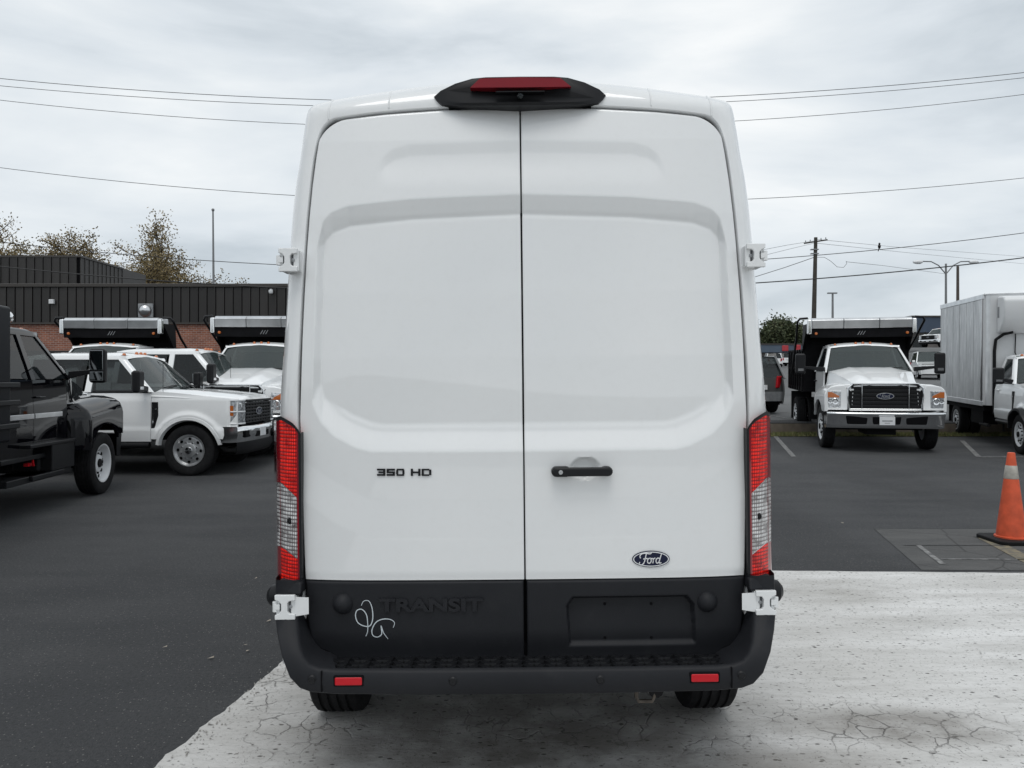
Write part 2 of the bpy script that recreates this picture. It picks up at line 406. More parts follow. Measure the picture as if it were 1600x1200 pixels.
def ford_strokes(mb, M, s, w, h):
    st = [[(-.95, .10), (-1.02, .28), (-.85, .50), (-.50, .56), (-.10, .50), (.05, .60)],
          [(-.42, .54), (-.50, .20), (-.62, -.25), (-.85, -.50), (-1.08, -.42), (-1.02, -.22)],
          [(-.72, .02), (-.50, .08), (-.28, .06)],
          [(-.12, .12), (-.30, -.02), (-.32, -.26), (-.18, -.36), (-.02, -.24), (0, 0), (-.12, .12), (.02, .06), (.16, .10)],
          [(.16, .10), (.20, -.10), (.16, -.36)], [(.18, -.12), (.28, .08), (.40, .10)],
          [(.78, .08), (.58, .10), (.46, -.08), (.48, -.30), (.62, -.34), (.76, -.16)],
          [(.98, .56), (.86, .20), (.76, -.16), (.78, -.36), (.94, -.30)]]
    for p in st: stroke(mb, [(a * s, b * s) for a, b in p], w, h, M)
def badge(parent, M, rx, ry, name='badge'):
    n = 40
    def oval(a, b, z): return [M @ Vector((a * math.cos(2 * math.pi * k / n), b * math.sin(2 * math.pi * k / n), z)) for k in range(n)]
    mb = MB(); mb.rows([oval(rx, ry, 0), oval(rx * .99, ry * .98, .004), oval(rx * .95, ry * .90, .0045)], close=True)
    o = part(name, mb, BLUE if rx < .1 else GREYMETAL, parent, angle=60)
    mb = MB(); mb.rows([oval(rx * .95, ry * .90, .0045), oval(rx * .90, ry * .80, .0046)], close=True); part('badge_ring', mb, PLATE if rx < .1 else GREYMETAL, o)
    mb = MB(); mb.rows([oval(rx * .90, ry * .80, .0046), oval(rx * .7, ry * .6, .0046), oval(.0001, .0001, .0047)], close=True); part('badge_field', mb, BLUE, o)
    mb = MB(); ford_strokes(mb, M @ Matrix.Translation((0, -ry * .03, .0048)), rx * .58, rx * .055, .0012); part('badge_script', mb, PLATE if rx < .1 else GREYMETAL, o)
    return o

# ------------------------------------------------------------------ the ground
def sheet(name, poly_pts, m, dz, kind='structure', sub=.5):
    bm = bmesh.new(); bm.faces.new([bm.verts.new((x, y, 0)) for x, y in poly_pts])
    me = bpy.data.meshes.new(name); 
    bmesh.ops.triangulate(bm, faces=bm.faces)
    for _ in range(3): bmesh.ops.subdivide_edges(bm, edges=[e for e in bm.edges if e.calc_length() > sub], cuts=1, use_grid_fill=True)
    for v in bm.verts: v.co.z = gz(v.co.x, v.co.y) + dz
    bmesh.ops.recalc_face_normals(bm, faces=bm.faces)
    bm.to_mesh(me); bm.free(); me.shade_smooth()
    o = link(name, me, m)
    if kind: o['kind'] = kind
    return o
xs = sorted(set([-900, -400, -150] + [round(x, 2) for x in lin(-60, 100, 41)] + [-2.5, -2, -1.5, -1, -.5, 0, .5, 1, 1.5] + [200, 500, 900]))
ys = sorted(set([-200, -40, -10, 0] + lin(2, 20, 19) + [11.5, 20.3, 20.3001, 20.8] + lin(22, 80, 30) + [100, 125, 150, 300, 900, 2500]))
mb = MB(); mb.grid(lambda x, y: (x, y, gz(x, y)), xs, ys)
g = part('asphalt_lot', mb, ASPH, smooth_sh=True, angle=20, fix=False); g['kind'] = 'structure'
# upper lot: a worn, paler sheet behind the kerb on the right
mb = MB(); mb.grid(lambda x, y: (x, y, gz(x, y) + .006), lin(1.2, 95, 40), [20.9] + lin(22, 80, 30) + [100, 125, 149])
g = part('upper_parking_lot', mb, UPPER, fix=False); g['kind'] = 'structure'

mb = MB(); rr0 = random.Random(31); rw = []  # unseen ridge behind the camera, added for a dark reflection in the van doors
for i in range(141):
    a = R(lerp(170, 370, i / 140)); d = 80; h = 4.6 + 1.2 * math.sin(i * .13) + .5 * math.sin(i * .31 + 1)
    rw.append([(math.cos(a) * d * 1.5, math.sin(a) * d, -.5), (math.cos(a) * d * 1.5, math.sin(a) * d, h * .7), (math.cos(a) * (d + 4) * 1.5, math.sin(a) * (d + 4), h), (math.cos(a) * (d + 30) * 1.5, math.sin(a) * (d + 30), h * .6)])
mb.rows(rw); part('wooded_hillside', mb, mat('hillside_green', (.045, .055, .03), .9, var=.5, vscale=.4), smooth_sh=False)['kind'] = 'structure'  # added unseen ridge and its material, only for the reflection in the van doors
# pale concrete slab with a ragged edge against the new asphalt
edge = []
for i in range(420):
    t = i / 419; y = lerp(-9, 6.80, t); x = lerp(-3.30, -1.03, t) + random.gauss(0, .0035) + .006 * math.sin(y * 5) + .007 * math.sin(y * 17 + 1) * math.sin(y * 3.1)
    edge.append((x, y))
far_edge = [(lerp(-1.0, 9, i / 40), 6.82 - .008 * i + random.gauss(0, .008)) for i in range(41)]
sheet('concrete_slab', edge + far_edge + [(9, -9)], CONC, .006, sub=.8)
sheet('worn_asphalt_patch', [(4.07, 8.62), (9.6, 8.66), (9.6, 6.62), (3.60, 6.75)], OLDP, .004, sub=.8)
LINEM = NT('worn_line_paint'); _n = LINEM.noise(14, 5, .7)
LINEM.out(LINEM.mix(LINEM.g(_n, .42, .62), (.08, .08, .08), (.24, .24, .235)), .8)
YELM = NT('worn_yellow_paint'); _n = YELM.noise(16, 5, .7)
YELM.out(YELM.mix(YELM.g(_n, .35, .6), (.08, .08, .075), (.20, .17, .11)), .85)
def strip(name, a, b, w, m, dz=.008):
    a = Vector((*a, 0)); b = Vector((*b, 0)); d = (b - a).normalized(); n = Vector((-d.y, d.x, 0)) * w / 2; N = 14
    mb = MB(); mb.rows([[tuple((lerp(a, b, i / N) + n).xy) + (0,), tuple((lerp(a, b, i / N) - n).xy) + (0,)] for i in range(N + 1)])
    mb.v = [(x, y, gz(x, y) + dz) for x, y, _ in mb.v]
    o = part(name, mb, m, smooth_sh=False); o['kind'] = 'structure'
strip('parking_line', (6.85, 20.1), (5.72, 15.6), .10, LINEM.m)
strip('parking_line', (10.9, 18.6), (9.45, 15.55), .10, LINEM.m)
strip('parking_line', (9.45, 15.55), (14.5, 15.5), .10, LINEM.m)
strip('parking_line', (4.0, 7.15), (8.5, 7.08), .035, LINEM.m)
strip('worn_yellow_line', (5.0, 8.1), (4.75, 7.0), .16, YELM.m)
strip('parking_line', (4.1, 7.75), (3.9, 6.95), .05, LINEM.m)
for yy, x0 in ((23.5, 9.0), (27, 10.2), (33, 12), (40, 14.5), (50, 18)):
    strip('upper_lot_line', (x0 * .9, yy), (x0 * 1.25, yy + .5), .12, LINEM.m, .014)
strip('upper_lot_line', (7.75, 21.3), (7.3, 23.6), .12, LINEM.m, .014)
# dark tar seam between old and new asphalt
TAR = mat('tar_seam', (.014, .014, .014), .6)
strip('tar_seam', (4.05, 8.64), (9.5, 8.68), .015, TAR, .009); strip('tar_seam', (3.95, 7.75), (9.5, 7.7), .02, TAR, .009)

# kerb and grass in front of the upper lot
CURB = mat('weathered_kerb', (.15, .125, .10), .9, var=.35, vscale=3, bump=.5, bscale=25)
n_k = 0
x = 1.0
while x < 30:
    L = 2.4
    mb = MB(); z0 = gz(x, 20.25)
    mb.b2((x, 20.30, z0 - .15), (x + L - .015, 20.62, z0 + .30 + random.uniform(-.012, .012)))
    if x == 1.0:
        kroot = tag(link('kerb', None, None), kind='structure')
    part('kerb_stone', mb, CURB, kroot, bevel=.02)
    x += L
GRASS = leaf_mat('verge_grass', (.07, .10, .025), (.19, .17, .07))
SOIL = mat('verge_soil', (.10, .095, .055), .95, var=.5, vscale=6)
sheet('verge', [(1, 19.55), (30, 19.55), (30, 20.3), (1, 20.3)], SOIL, .012, sub=1.2)
mb = MB()
for i in range(9000):
    x = random.uniform(4.5, 14); y = random.uniform(19.55, 20.28); z = gz(x, y) + .01; h = random.uniform(.02, .09); a = random.uniform(0, 6.28); w = .012
    dx, dy = math.cos(a) * w, math.sin(a) * w
    mb.add([(x - dx, y - dy, z), (x + dx, y + dy, z), (x + random.gauss(0, .02), y + random.gauss(0, .02), z + h)], [(0, 1, 2)])
tag(part('verge_grass', mb, GRASS, smooth_sh=False, fix=False), 'thin strip of patchy grass in front of the kerb', 'grass', kind='stuff')

# loose grit along the asphalt edge, fallen leaves
mb = MB()
for i in range(220):
    t = random.random(); y = lerp(2.2, 6.0, t); x = lerp(-1.70, -1.15, (y - 1.6) / 5.2) + random.gauss(.05, .03); r = random.uniform(.002, .006)
    mb.lathe([(0.0005, -r * .6), (r, -r * .1), (r * .7, r * .5), (.0005, r * .7)], 5, 'z', (x, y, .008 + r * .4))
tag(part('loose_grit', mb, mat('pale_grit', (.34, .33, .31), .9)), 'loose pale grit along the ragged edge of the asphalt', 'grit', kind='stuff')
LEAFB = mat('dry_leaf', (.34, .30, .25), .8, var=.3)
mb = MB()
for (px, py) in ((258, 1013), (330, 1030), (383, 1010), (420, 972), (387, 1019), (1316, 818), (400, 905)):
    Y = F * HC / (py - YH); x = (px - 800) * Y / F; a = random.uniform(0, 6.28); s = random.uniform(.010, .020)
    pts = [(x + math.cos(a + q) * s * k, Y + math.sin(a + q) * s * k, .006 + zz) for q, k, zz in ((0, 1.3, .002), (1.2, .6, .006), (2.6, .8, .004), (3.5, 1.1, .010), (5.2, .6, .004))]
    mb.add(pts, [(0, 1, 2, 3, 4)])
tag(part('fallen_leaves', mb, LEAFB, smooth_sh=False), 'few dry leaves scattered on the asphalt', 'leaves', kind='stuff')

# ------------------------------------------------------------------ wheels (shared by every vehicle)
WM = {}
def wheel(parent, loc, r, w, axis, side, style='steel', name='wheel'):
    """tyre with rim and hub; side = +1/-1: which way along the axis the outer face looks"""
    key = (round(r, 3), round(w, 3), axis, side, style)
    if key not in WM:
        pr = [(r * .60, -w * .40), (r * .72, -w * .49), (r * .86, -w * .50), (r * .945, -w * .47), (r * .985, -w * .42)]
        for t in (-.26, -.09, .09, .26):
            pr += [(r, (t - .035) * w), (r - .010, (t - .025) * w), (r - .010, (t + .025) * w), (r, (t + .035) * w)]
        pr += [(r * .985, w * .42), (r * .945, w * .47), (r * .86, w * .50), (r * .72, w * .49), (r * .60, w * .40)]
        mb = MB(); mb.lathe(pr, 44, axis); tyre = mesh_of(mb, 'tyre', True, 28)
        tyre.materials.append(TYRE)
        s = side; q = r * .60
        deep = .05 if style == 'dish' else .30
        prof = [(q, -s * w * .3), (q, s * w * .40), (q * 1.04, s * w * .46), (q * .98, s * w * .45), (q * .93, s * w * .38), (q * .86, s * w * deep), (q * .62, s * w * (deep + .06)), (q * .50, s * w * (deep + .03)), (q * .46, s * w * (deep + .16)), (q * .40, s * w * (deep + .18)), (.001, s * w * (deep + .18))]
        mb = MB(); mb.lathe(prof, 40, axis); rim = mesh_of(mb, 'rim', True, 40)
        rim.materials.append({'steel': STEEL, 'white': WWHEEL, 'dish': WWHEEL, 'alloy': STEEL, 'black': BLACK}[style])
        mb = MB()
        nh = 10 if style in ('white', 'dish') else 8
        def at(a, b, t): return {'y': (a, t, b), 'x': (t, a, b)}[axis]
        for k in range(nh):           # ventilation holes
            w0 = 2 * math.pi * (k + .5) / nh; pts = []
            for j in range(10):
                ph = 2 * math.pi * j / 10; rad = q * .75 + q * .095 * math.cos(ph); tan = q * .11 * math.sin(ph)
                pts.append(at(rad * math.cos(w0) - tan * math.sin(w0), rad * math.sin(w0) + tan * math.cos(w0), s * w * (deep + .045 + .01)))
            mb.add(pts, [tuple(range(10))])
        holes = mesh_of(mb, 'hole', False); holes.materials.append(SEAL)
        mb = MB()
        for k in range(nh):           # wheel nuts
            w0 = 2 * math.pi * k / nh; rad = q * .53
            c = at(rad * math.cos(w0), rad * math.sin(w0), 0); n0 = s * w * (deep + .03)
            mb.lathe([(q * .055, n0), (q * .055, n0 + s * .03), (.001, n0 + s * .032)], 6, axis, c)
        mb.lathe([(q * .24, s * w * (deep + .17)), (q * .22, s * w * (deep + .26)), (.001, s * w * (deep + .28))], 16, axis)
        nuts = mesh_of(mb, 'nut', True, 30); nuts.materials.append(DARK if style in ('white', 'dish') else CHROME)
        WM[key] = (tyre, rim, holes, nuts)
    t, ri, ho, nu = WM[key]
    o = link(name, t, None, parent, loc); o.rotation_euler = (0, random.uniform(0, 6), 0) if axis == 'y' else (random.uniform(0, 6), 0, 0)
    link('rim', ri, None, o); link('rim_holes', ho, None, o)['kind'] = 'stuff'; link('wheel_nuts', nu, None, o)['kind'] = 'stuff'
    return o

# ------------------------------------------------------------------ the white cargo van (seen from behind)
VD = 2.90                                   # distance of its rear doors
van = thing('cargo_van', 'tall white cargo van seen from behind, standing on the concrete', 'van', (.058, VD, .006), 0, ry=R(-.55))
YP = ([.0, .9, 1.40, 1.75, 2.0, 2.3, 2.6, 2.75], [0, 0, 0, .008, .022, .050, .100, .135])
def yp(z): return np.interp(z, *YP)
def V(hw, py, dy=0.0):
    """photo half-width and row -> van-local x, z on the rear surface"""
    D = VD
    for _ in range(4):
        z = HC - (py - YH) * D / F; D = VD + float(yp(z)) + dy
    return hw * D / F, z
def to_px(x, z):
    D = VD + yp(z); return x * F / D, YH + (HC - z) * F / D
def plan(x): a = np.abs(x) / .86; return .012 * a ** 2 + .030 * a ** 7
I = np.interp
def ramp1(t): t = np.clip(t, 0, 1); return .88 * t + .12 * t * t * (3 - 2 * t)
def relief(hw, py, right):
    """how far the sheet metal stands out towards the camera (metres), in photo coordinates"""
    hw = np.abs(hw)
    top = I(hw, [0, 172, 272, 300, 312, 320, 324], [305, 311, 320, 330, 343, 372, 400])
    t1 = (py - top) / 29.0
    xo = 323 + (py - 387) / 213 * 8
    t2 = (xo - hw) / 9.0
    bo = I(hw, [0, 238, 262, 297, 318, 330, 338], [707, 706, 700, 682, 660, 636, 590]); bi = I(hw, [0, 222, 239, 270, 300, 318, 328], [671, 670.5, 668, 656, 638, 620, 570])
    t3 = (bo - py) / np.maximum(bo - bi, 12)
    t = np.minimum(np.minimum(t1, t2), t3)
    h = -.031 * ramp1(t)
    lip = np.clip(np.minimum(t1, t2 / 3) - .9, 0, 1)
    h = h + .0032 * np.exp(-((t3 - 1.0) / .10) ** 2) * lip - .0025 * np.exp(-((t1 - 1.0) / .13) ** 2) * np.clip(np.minimum(t2, t3) - 1, 0, 1)
    s0 = I(hw, [0, 245, 300, 345], [782, 780, 752, 722])
    h = h + .010 * ramp1((py - s0) / 63.0)
    yt = I(hw, [0, 175, 200, 214, 224, 232], [222, 226, 233, 244, 262, 300])
    h = h - .0085 * ramp1((py - yt) / 17.0) * (1 - smooth((py - 246) / 50.0)) * (1 - smooth((hw - 205) / 28))
    h = h - .004 * smooth((py - 893) / 15.0)
    if right:
        e = ((hw - 95.5) / 23.0) ** 2 + ((py - 736) / 19.0) ** 2
        h = h - .028 * smooth((1 - e) * 2.2)
    return h
DOOR_X = ([0.60, .88, 1.03, 1.50, 1.70, 2.0, 2.19, 2.40, 2.52, 2.60, 2.72], None)
_dx = []
for hw, py in ((345, 1040), (349, 908), (352, 800), (356.6, 655), (351, 520), (342, 385), (332, 287), (325, 240), (318, 205), (313, 180), (308, 160)):
    _dx.append(V(hw - 2.6, py))
_dz = [p[1] for p in _dx]; _dxx = [p[0] for p in _dx]
def door_edge(z): return np.interp(z, _dz, _dxx)
TOPC = [V(hw, py) for hw, py in ((0, 170), (115, 172.5), (215, 178), (285, 184.5), (330, 190))]
def door_top(x): return np.interp(x, [p[0] for p in TOPC], [p[1] for p in TOPC])
ZB = V(0, 907)[1]
def surf_y(x, z, right):
    hw, py = to_px(x, z)
    return yp(z) + plan(x) - relief(hw, py, right)

def door_panel(side):
    gap = .0028; r = .088
    u = np.concatenate([[0, .002, .005], np.linspace(.012, .86, 112), .86 + .14 * np.sin(np.linspace(0, math.pi / 2, 34))[1:]])
    v = np.concatenate([[0, .0015, .004], np.linspace(.008, .985, 290), [.990, .994, .997, 1]])
    U, Vv = np.meshgrid(u, v)
    xtop = U * door_edge(2.58)
    cu = np.clip((U - .875) / .125, 0, 1)
    zt = door_top(xtop) - r * (1 - np.sqrt(1 - cu ** 2 * .999))
    Z = ZB + (zt - ZB) * Vv
    X = gap + U * (door_edge(Z) - gap)
    Y = surf_y(X * side, Z, side > 0)
    d = np.minimum(np.minimum(X - gap, door_edge(Z) - X), zt - Z)      # distance to the edge: fold it over
    Y = Y + .004 * np.clip(1 - d / .004, 0, 1) ** 2
    ny, nx = X.shape
    P = np.stack([X * side, Y, Z], -1).reshape(-1, 3)
    mb = MB(); mb.v = [tuple(map(float, p)) for p in P]
    mb.f = [(j * nx + i, j * nx + i + 1, (j + 1) * nx + i + 1, (j + 1) * nx + i) for j in range(ny - 1) for i in range(nx - 1)]
    # returned edges
    def skirt(idx):
        o = len(mb.v)
        for i in idx:
            x, y, z = mb.v[i]; mb.v.append((x, y + .035, z))
        for k in range(len(idx) - 1): mb.f.append((idx[k], idx[k + 1], o + k + 1, o + k))
    skirt([j * nx for j in range(ny)]); skirt([j * nx + nx - 1 for j in range(ny)]); skirt([(ny - 1) * nx + i for i in range(nx)])
    o = part('rear_door', mb, WHITE, van, angle=50, fix=True)
    return o
rdoor = {s: door_panel(s) for s in (-1, 1)}

# dark lower door cladding with plate recess
ZC0, ZC1 = V(0, 1034)[1], V(0, 908.5)[1]
def clad_edge(z):
    return np.interp(z, [V(0, 1036)[1], V(0, 1022)[1], V(0, 1000)[1], V(0, 970)[1], V(0, 908)[1]], [V(322, 1036)[0], V(331, 1022)[0], V(338, 1000)[0], V(343, 970)[0], V(346, 908)[0]])
def clad_relief(hw, py, right):
    h = .010 - .016 * smooth((py - 985) / 50.0) * 1.0 + .003 * smooth((py - 908) / 4.0)
    if right:
        px = hw                                  # relative to the centre line
        l = I(py, [935, 1010], [62, 67]); rr_ = I(py, [935, 1010], [264, 267])
        dd = np.minimum(np.minimum((px - l) / 5.0, (rr_ - px) / 5.0), (py - 933) / 7.0)
        cl = np.minimum(px - l, rr_ - px)
        dd = np.minimum(dd, (py - 933 - 14 * (1 - smooth(cl / 14.0))) / 7.0)
        dd = np.minimum(dd, (1013 - py) / 8.0)
        dep = .030 - .012 * smooth((py - 940) / 70.0)
        h = h - dep * smooth(dd)
    return h
def clad_y(x, z, right):
    hw, py = to_px(x, z); return yp(z) + plan(x) - clad_relief(hw, py, right)
clad = {}
for side in (-1, 1):
    u = np.concatenate([[0, .003], np.linspace(.008, .992, 150), [.997, 1]]); v = np.concatenate([[0, .01], np.linspace(.03, .975, 60), [.985, 1]])
    U, Vv = np.meshgrid(u, v); Z = ZC0 + (ZC1 - ZC0) * Vv; X = .006 + U * (clad_edge(Z) - .006)
    Y = clad_y(X * side, Z, side > 0)
    d = np.minimum(np.minimum(X - .006, clad_edge(Z) - X), ZC1 - Z); Y = Y + .006 * np.clip(1 - d / .006, 0, 1) ** 2
    ny, nx = X.shape; mb = MB(); mb.v = [tuple(map(float, p)) for p in np.stack([X * side, Y, Z], -1).reshape(-1, 3)]
    mb.f = [(j * nx + i, j * nx + i + 1, (j + 1) * nx + i + 1, (j + 1) * nx + i) for j in range(ny - 1) for i in range(nx - 1)]
    ed = [[j * nx for j in range(ny)], [j * nx + nx - 1 for j in range(ny)], [(ny - 1) * nx + i for i in range(nx)], list(range(nx))]
    for idx in ed:
        o0 = len(mb.v)
        for i in idx: x, y, z = mb.v[i]; mb.v.append((x, y + .04, z))
        for k in range(len(idx) - 1): mb.f.append((idx[k], idx[k + 1], o0 + k + 1, o0 + k))
    clad[side] = part('door_cladding', mb, CLAD, rdoor[side], angle=50)

# black seal surface behind the gaps
mb = MB(); rows = []
for z in lin(ZC0 - .02, V(0, 172)[1] , 40):
    xe = float(door_edge(z)) * (1 if z < 2.50 else 1 - ((z - 2.50) / .26) ** 2 * .35) + .004
    rows.append([(x, float(yp(z) + plan(x)) + .034, z) for x in lin(-xe, xe, 21)])
mb.rows(rows); part('door_seal', mb, SEAL, van)

# body: ring round the doors, then the long sides and roof
ring = [  # (gap hw, row), (outer hw, row)
    ((345, 1040), (384, 1040)), ((349.5, 908), (387, 905)), ((357.5, 655), (385.5, 655)), ((351.5, 510), (376, 520)), ((342.5, 385), (365, 380)), ((332.5, 287), (355.5, 290)), ((325.5, 240), (347.5, 245)),
    ((317, 208), (340, 204)), ((308.5, 193), (334, 178)), ((297, 184.5), (328.5, 166.5)), ((281, 181), (314, 159.5)), ((215, 174.5), (262, 150.5)), ((115, 169), (125, 133)), ((0, 166.5), (0, 126))]
def catm(P, n):
    out = []
    for i in range(len(P) - 1):
        a, b, c, d = P[max(i - 1, 0)], P[i], P[i + 1], P[min(i + 2, len(P) - 1)]
        for k in range(n):
            t = k / n; out.append(.5 * ((2 * b) + (c - a) * t + (2 * a - 5 * b + 4 * c - d) * t * t + (3 * b - a - 3 * c + d) * t ** 3))
    out.append(P[-1]); return out
G_ = catm([Vector((*V(*g[0]), 0)) for g in ring], 6); O_ = catm([Vector((*V(g[1][0], g[1][1], .08), 0)) for g in ring], 6)
rows = []
S = [0, .03, .08, .2, .35, .5, .65, .78, .88, .95, 1.0]
def ring_pt(i, s, sgn):
    g, o = G_[i], O_[i]; x = lerp(g.x, o.x, s); z = lerp(g.y, o.y, s)
    y = float(yp(g.y) + plan(g.x)) - .002 + .085 * s ** 2.6 + (.004 * (1 - s / .03) ** 2 if s < .03 else 0)
    if z > 2.60: y += 0
    return (x * sgn, y, z)
n = len(G_)
full = [(i, 1) for i in range(n)] + [(i, -1) for i in range(n - 2, -1, -1)]
for s in S: rows.append([ring_pt(i, s, sg) for i, sg in full])
inner = [(x, y + .035, z) for x, y, z in rows[0]]
last = rows[-1]
ZMAX = max(p[2] for p in last)
def sect(p, y, wx, zt):
    """push an outline point forward: widen the sides, cap the height"""
    x, _, z = p; f = wx; zz = z
    if zt is not None:
        zz = .46 + (z - .46) * (zt - .46) / (ZMAX - .46)
    t = float(smooth((z - 1.2) / 1.4)); xx = x * (f * (1 - t) + t * (1 + (f - 1) * .7))
    return (xx, max(y, _ + y * .9) if y < .8 else y, zz)
secs = [(.05, 1.006, None), (.16, 1.014, None), (.40, 1.028, None), (.9, 1.04, None), (1.6, 1.055, None), (3.2, 1.055, None), (4.4, 1.05, None), (4.9, 1.045, ZMAX - .04), (5.25, 1.04, 2.45), (5.65, 1.03, 1.85), (6.0, 1.01, 1.38), (6.35, .96, 1.22), (6.55, .86, 1.0), (6.62, .5, .8)]
for y, w, zt in secs: rows.append([sect(p, y, w, zt) for p in last])
mb = MB(); mb.rows([inner] + rows)
part('body_shell', mb, WHITE, van, angle=45, fix=True)
# roof ditch mouldings, lying on the ring
for s in (-1, 1):
    for nm, hwt, rad, s0, s1 in (('roof_moulding', 300, .0042, .05, .98), ('roof_drip_edge', 205, .0032, .12, .95)):
        xt_ = V(hwt, 172)[0]; pts = []
        for sv in lin(s0, s1, 8):
            best = min(range(len(G_)), key=lambda i: abs(ring_pt(i, sv, 1)[0] - xt_) + (0 if G_[i].y > 2.45 else 9))
            i1 = min(max(best, 1), len(G_) - 2); pa, pb, pc = (Vector(ring_pt(j, sv, s)) for j in (i1 - 1, i1, i1 + 1))
            seg_ = (pb, pc) if (abs(pc.x) - xt_) * (abs(pb.x) - xt_) <= 0 else (pa, pb)
            d_ = seg_[1].x - seg_[0].x; tt = 0 if abs(d_) < 1e-6 else min(1, max(0, (s * xt_ - seg_[0].x) / d_)); q = seg_[0].lerp(seg_[1], tt); pts.append((q.x, q.y, q.z))
        mb = MB(); mb.tube(pts, rad, 8); part(nm, mb, WHITE, van)
# underbody, wheels
mb = MB(); mb.b2((-.62, .35, .34), (.62, 6.2, .62)); mb.b2((-.80, .02, .50), (.80, 6.2, .66)); part('underbody', mb, SEAL, van, bevel=.02)
mb = MB(); mb.tube([(-.80, 1.04, .36), (.80, 1.04, .36)], .06, 12); mb.lathe([(.001, -.16), (.12, -.13), (.17, 0), (.12, .13), (.001, .16)], 20, 'x', (0, 1.04, .36)); part('rear_axle', mb, DARK, van)
for s in (-1, 1):
    wheel(van, (s * .905, 1.04, .346), .346, .245, 'x', s, 'steel'); wheel(van, (s * .88, 5.4, .346), .346, .235, 'x', s, 'steel')
mb = MB(); mb.lathe([(.10, -.09), (.31, -.10), (.345, -.05), (.345, .05), (.30, .09), (.10, .08)], 36, 'z', (0, .72, .470)); part('spare_wheel', mb, TYRE, van)
mb = MB(); mb.tube([(.50, .25, .50), (.50, .10, .47), (.50, .05, .46)], .03, 10); mb.lathe([(.03, 0), (.03, .30)], 12, 'y', (.30, .3, .47)); part('exhaust_bracket', mb, DARK, van)
hx = .46
mb = MB()
mb.tube([(hx - .032, .06, .50), (hx - .034, .06, .435), (hx - .026, .06, .418), (hx + .026, .06, .418), (hx + .034, .06, .435), (hx + .032, .06, .50)], .008, 8); mb.b2((hx - .045, .05, .49), (hx + .045, .30, .515))
part('tow_loop', mb, RUST, van)

# side glass, windscreen, mirrors at the far end
mb = MB(); mb.grid(lambda u, v: (u * lerp(.82, .70, v), lerp(5.72, 5.14, v) - .10 * u * u, lerp(1.68, 2.40, v) + .03), lin(-1, 1, 9), lin(0, 1, 4)); part('windscreen', mb, GLASS, van)
for s in (-1, 1):
    mb = MB(); mb.add([(s * 1.018, 4.3, 1.35), (s * 1.018, 5.25, 1.35), (s * .95, 5.05, 1.95), (s * .95, 4.3, 1.98)], [(0, 1, 2, 3)]); part('side_window', mb, GLASS, van)
    mb = MB(); mb.b2((s * 1.06, 5.05, 1.32), (s * 1.24, 5.15, 1.72)); mb.tube([(s * .98, 5.15, 1.45), (s * 1.1, 5.12, 1.45)], .03); part('side_mirror', mb, BLACK, van, bevel=.03)
    mb = MB(); mb.b2((s * 1.02, .6, .46), (s * 1.035, 4.9, .62)); part('side_moulding', mb, CLAD, van, bevel=.01)

# high brake lamp with camera
def rp(px, py, y):                      # photo point -> van-local point at forward offset y
    D = VD + y; return ((px - 817.5 + (py - YH) * -.0096 + 0) * D / F, y, HC - (py - YH + (px - 817.5) * .0096) * D / F)
def rp0(px, py, y):
    D = VD + y; return ((px - 813) * D / F, y, HC - (py - YH) * D / F)
lo = [(679, 152), (684, 159), (692, 165), (720, 166.5), (813, 167), (906, 166.5), (934, 165), (942, 159), (947, 152), (937, 143), (914, 132), (888, 124.5), (866, 122.5), (813, 122), (760, 122.5), (738, 124.5), (712, 132), (689, 143)]
mb = MB()
f0 = [rp0(a, b, .055 + .07 * (abs(a - 813) / 134) ** 2 + .016 * (166 - b) / 44) for a, b in lo]
f1 = [(x * 1.02, y + .03, z + .002) for x, y, z in f0]; f2 = [(x * 1.03, .30, z) for x, y, z in f0]
fin = [(lerp(0, p[0], .9), p[1] - .012, lerp(f0[4][2] + .055, p[2], .86)) for p in f0]
mb.rows([f2, f1, f0, fin], close=True)
mb.add([*fin], [tuple(range(len(fin)))])
chm = part('high_brake_lamp', mb, BLACK, van, angle=30)
ll = [(735, 138.5), (750, 124.5), (762, 123.4), (813, 123), (862, 123.4), (876, 124.5), (893, 138.5), (813, 138.8)]
f0 = [rp0(a, b, .050 + .07 * (abs(a - 813) / 134) ** 2 + .016 * (166 - b) / 44 - .0095) for a, b in ll]; f1 = [(x, y + .05, z) for x, y, z in f0]
mb = MB(); mb.rows([f1, f0], close=True); mb.add(f0, [tuple(range(len(f0)))]); part('brake_lens', mb, BRAKEL, chm, angle=30)
mb = MB(); x, _, z = rp0(813, 153, .05); mb.lathe([(.001, .040), (.008, .040), (.011, .043), (.011, .06)], 16, 'y', (x, 0, z)); part('rear_camera', mb, GLASS, chm)
mb = MB(); a = rp0(775, 146, .05); b = rp0(851, 146, .05); mb.b2((a[0], .044, a[2] - .002), (b[0], .075, a[2] + .002)); part('lamp_shelf', mb, GRATE, chm)

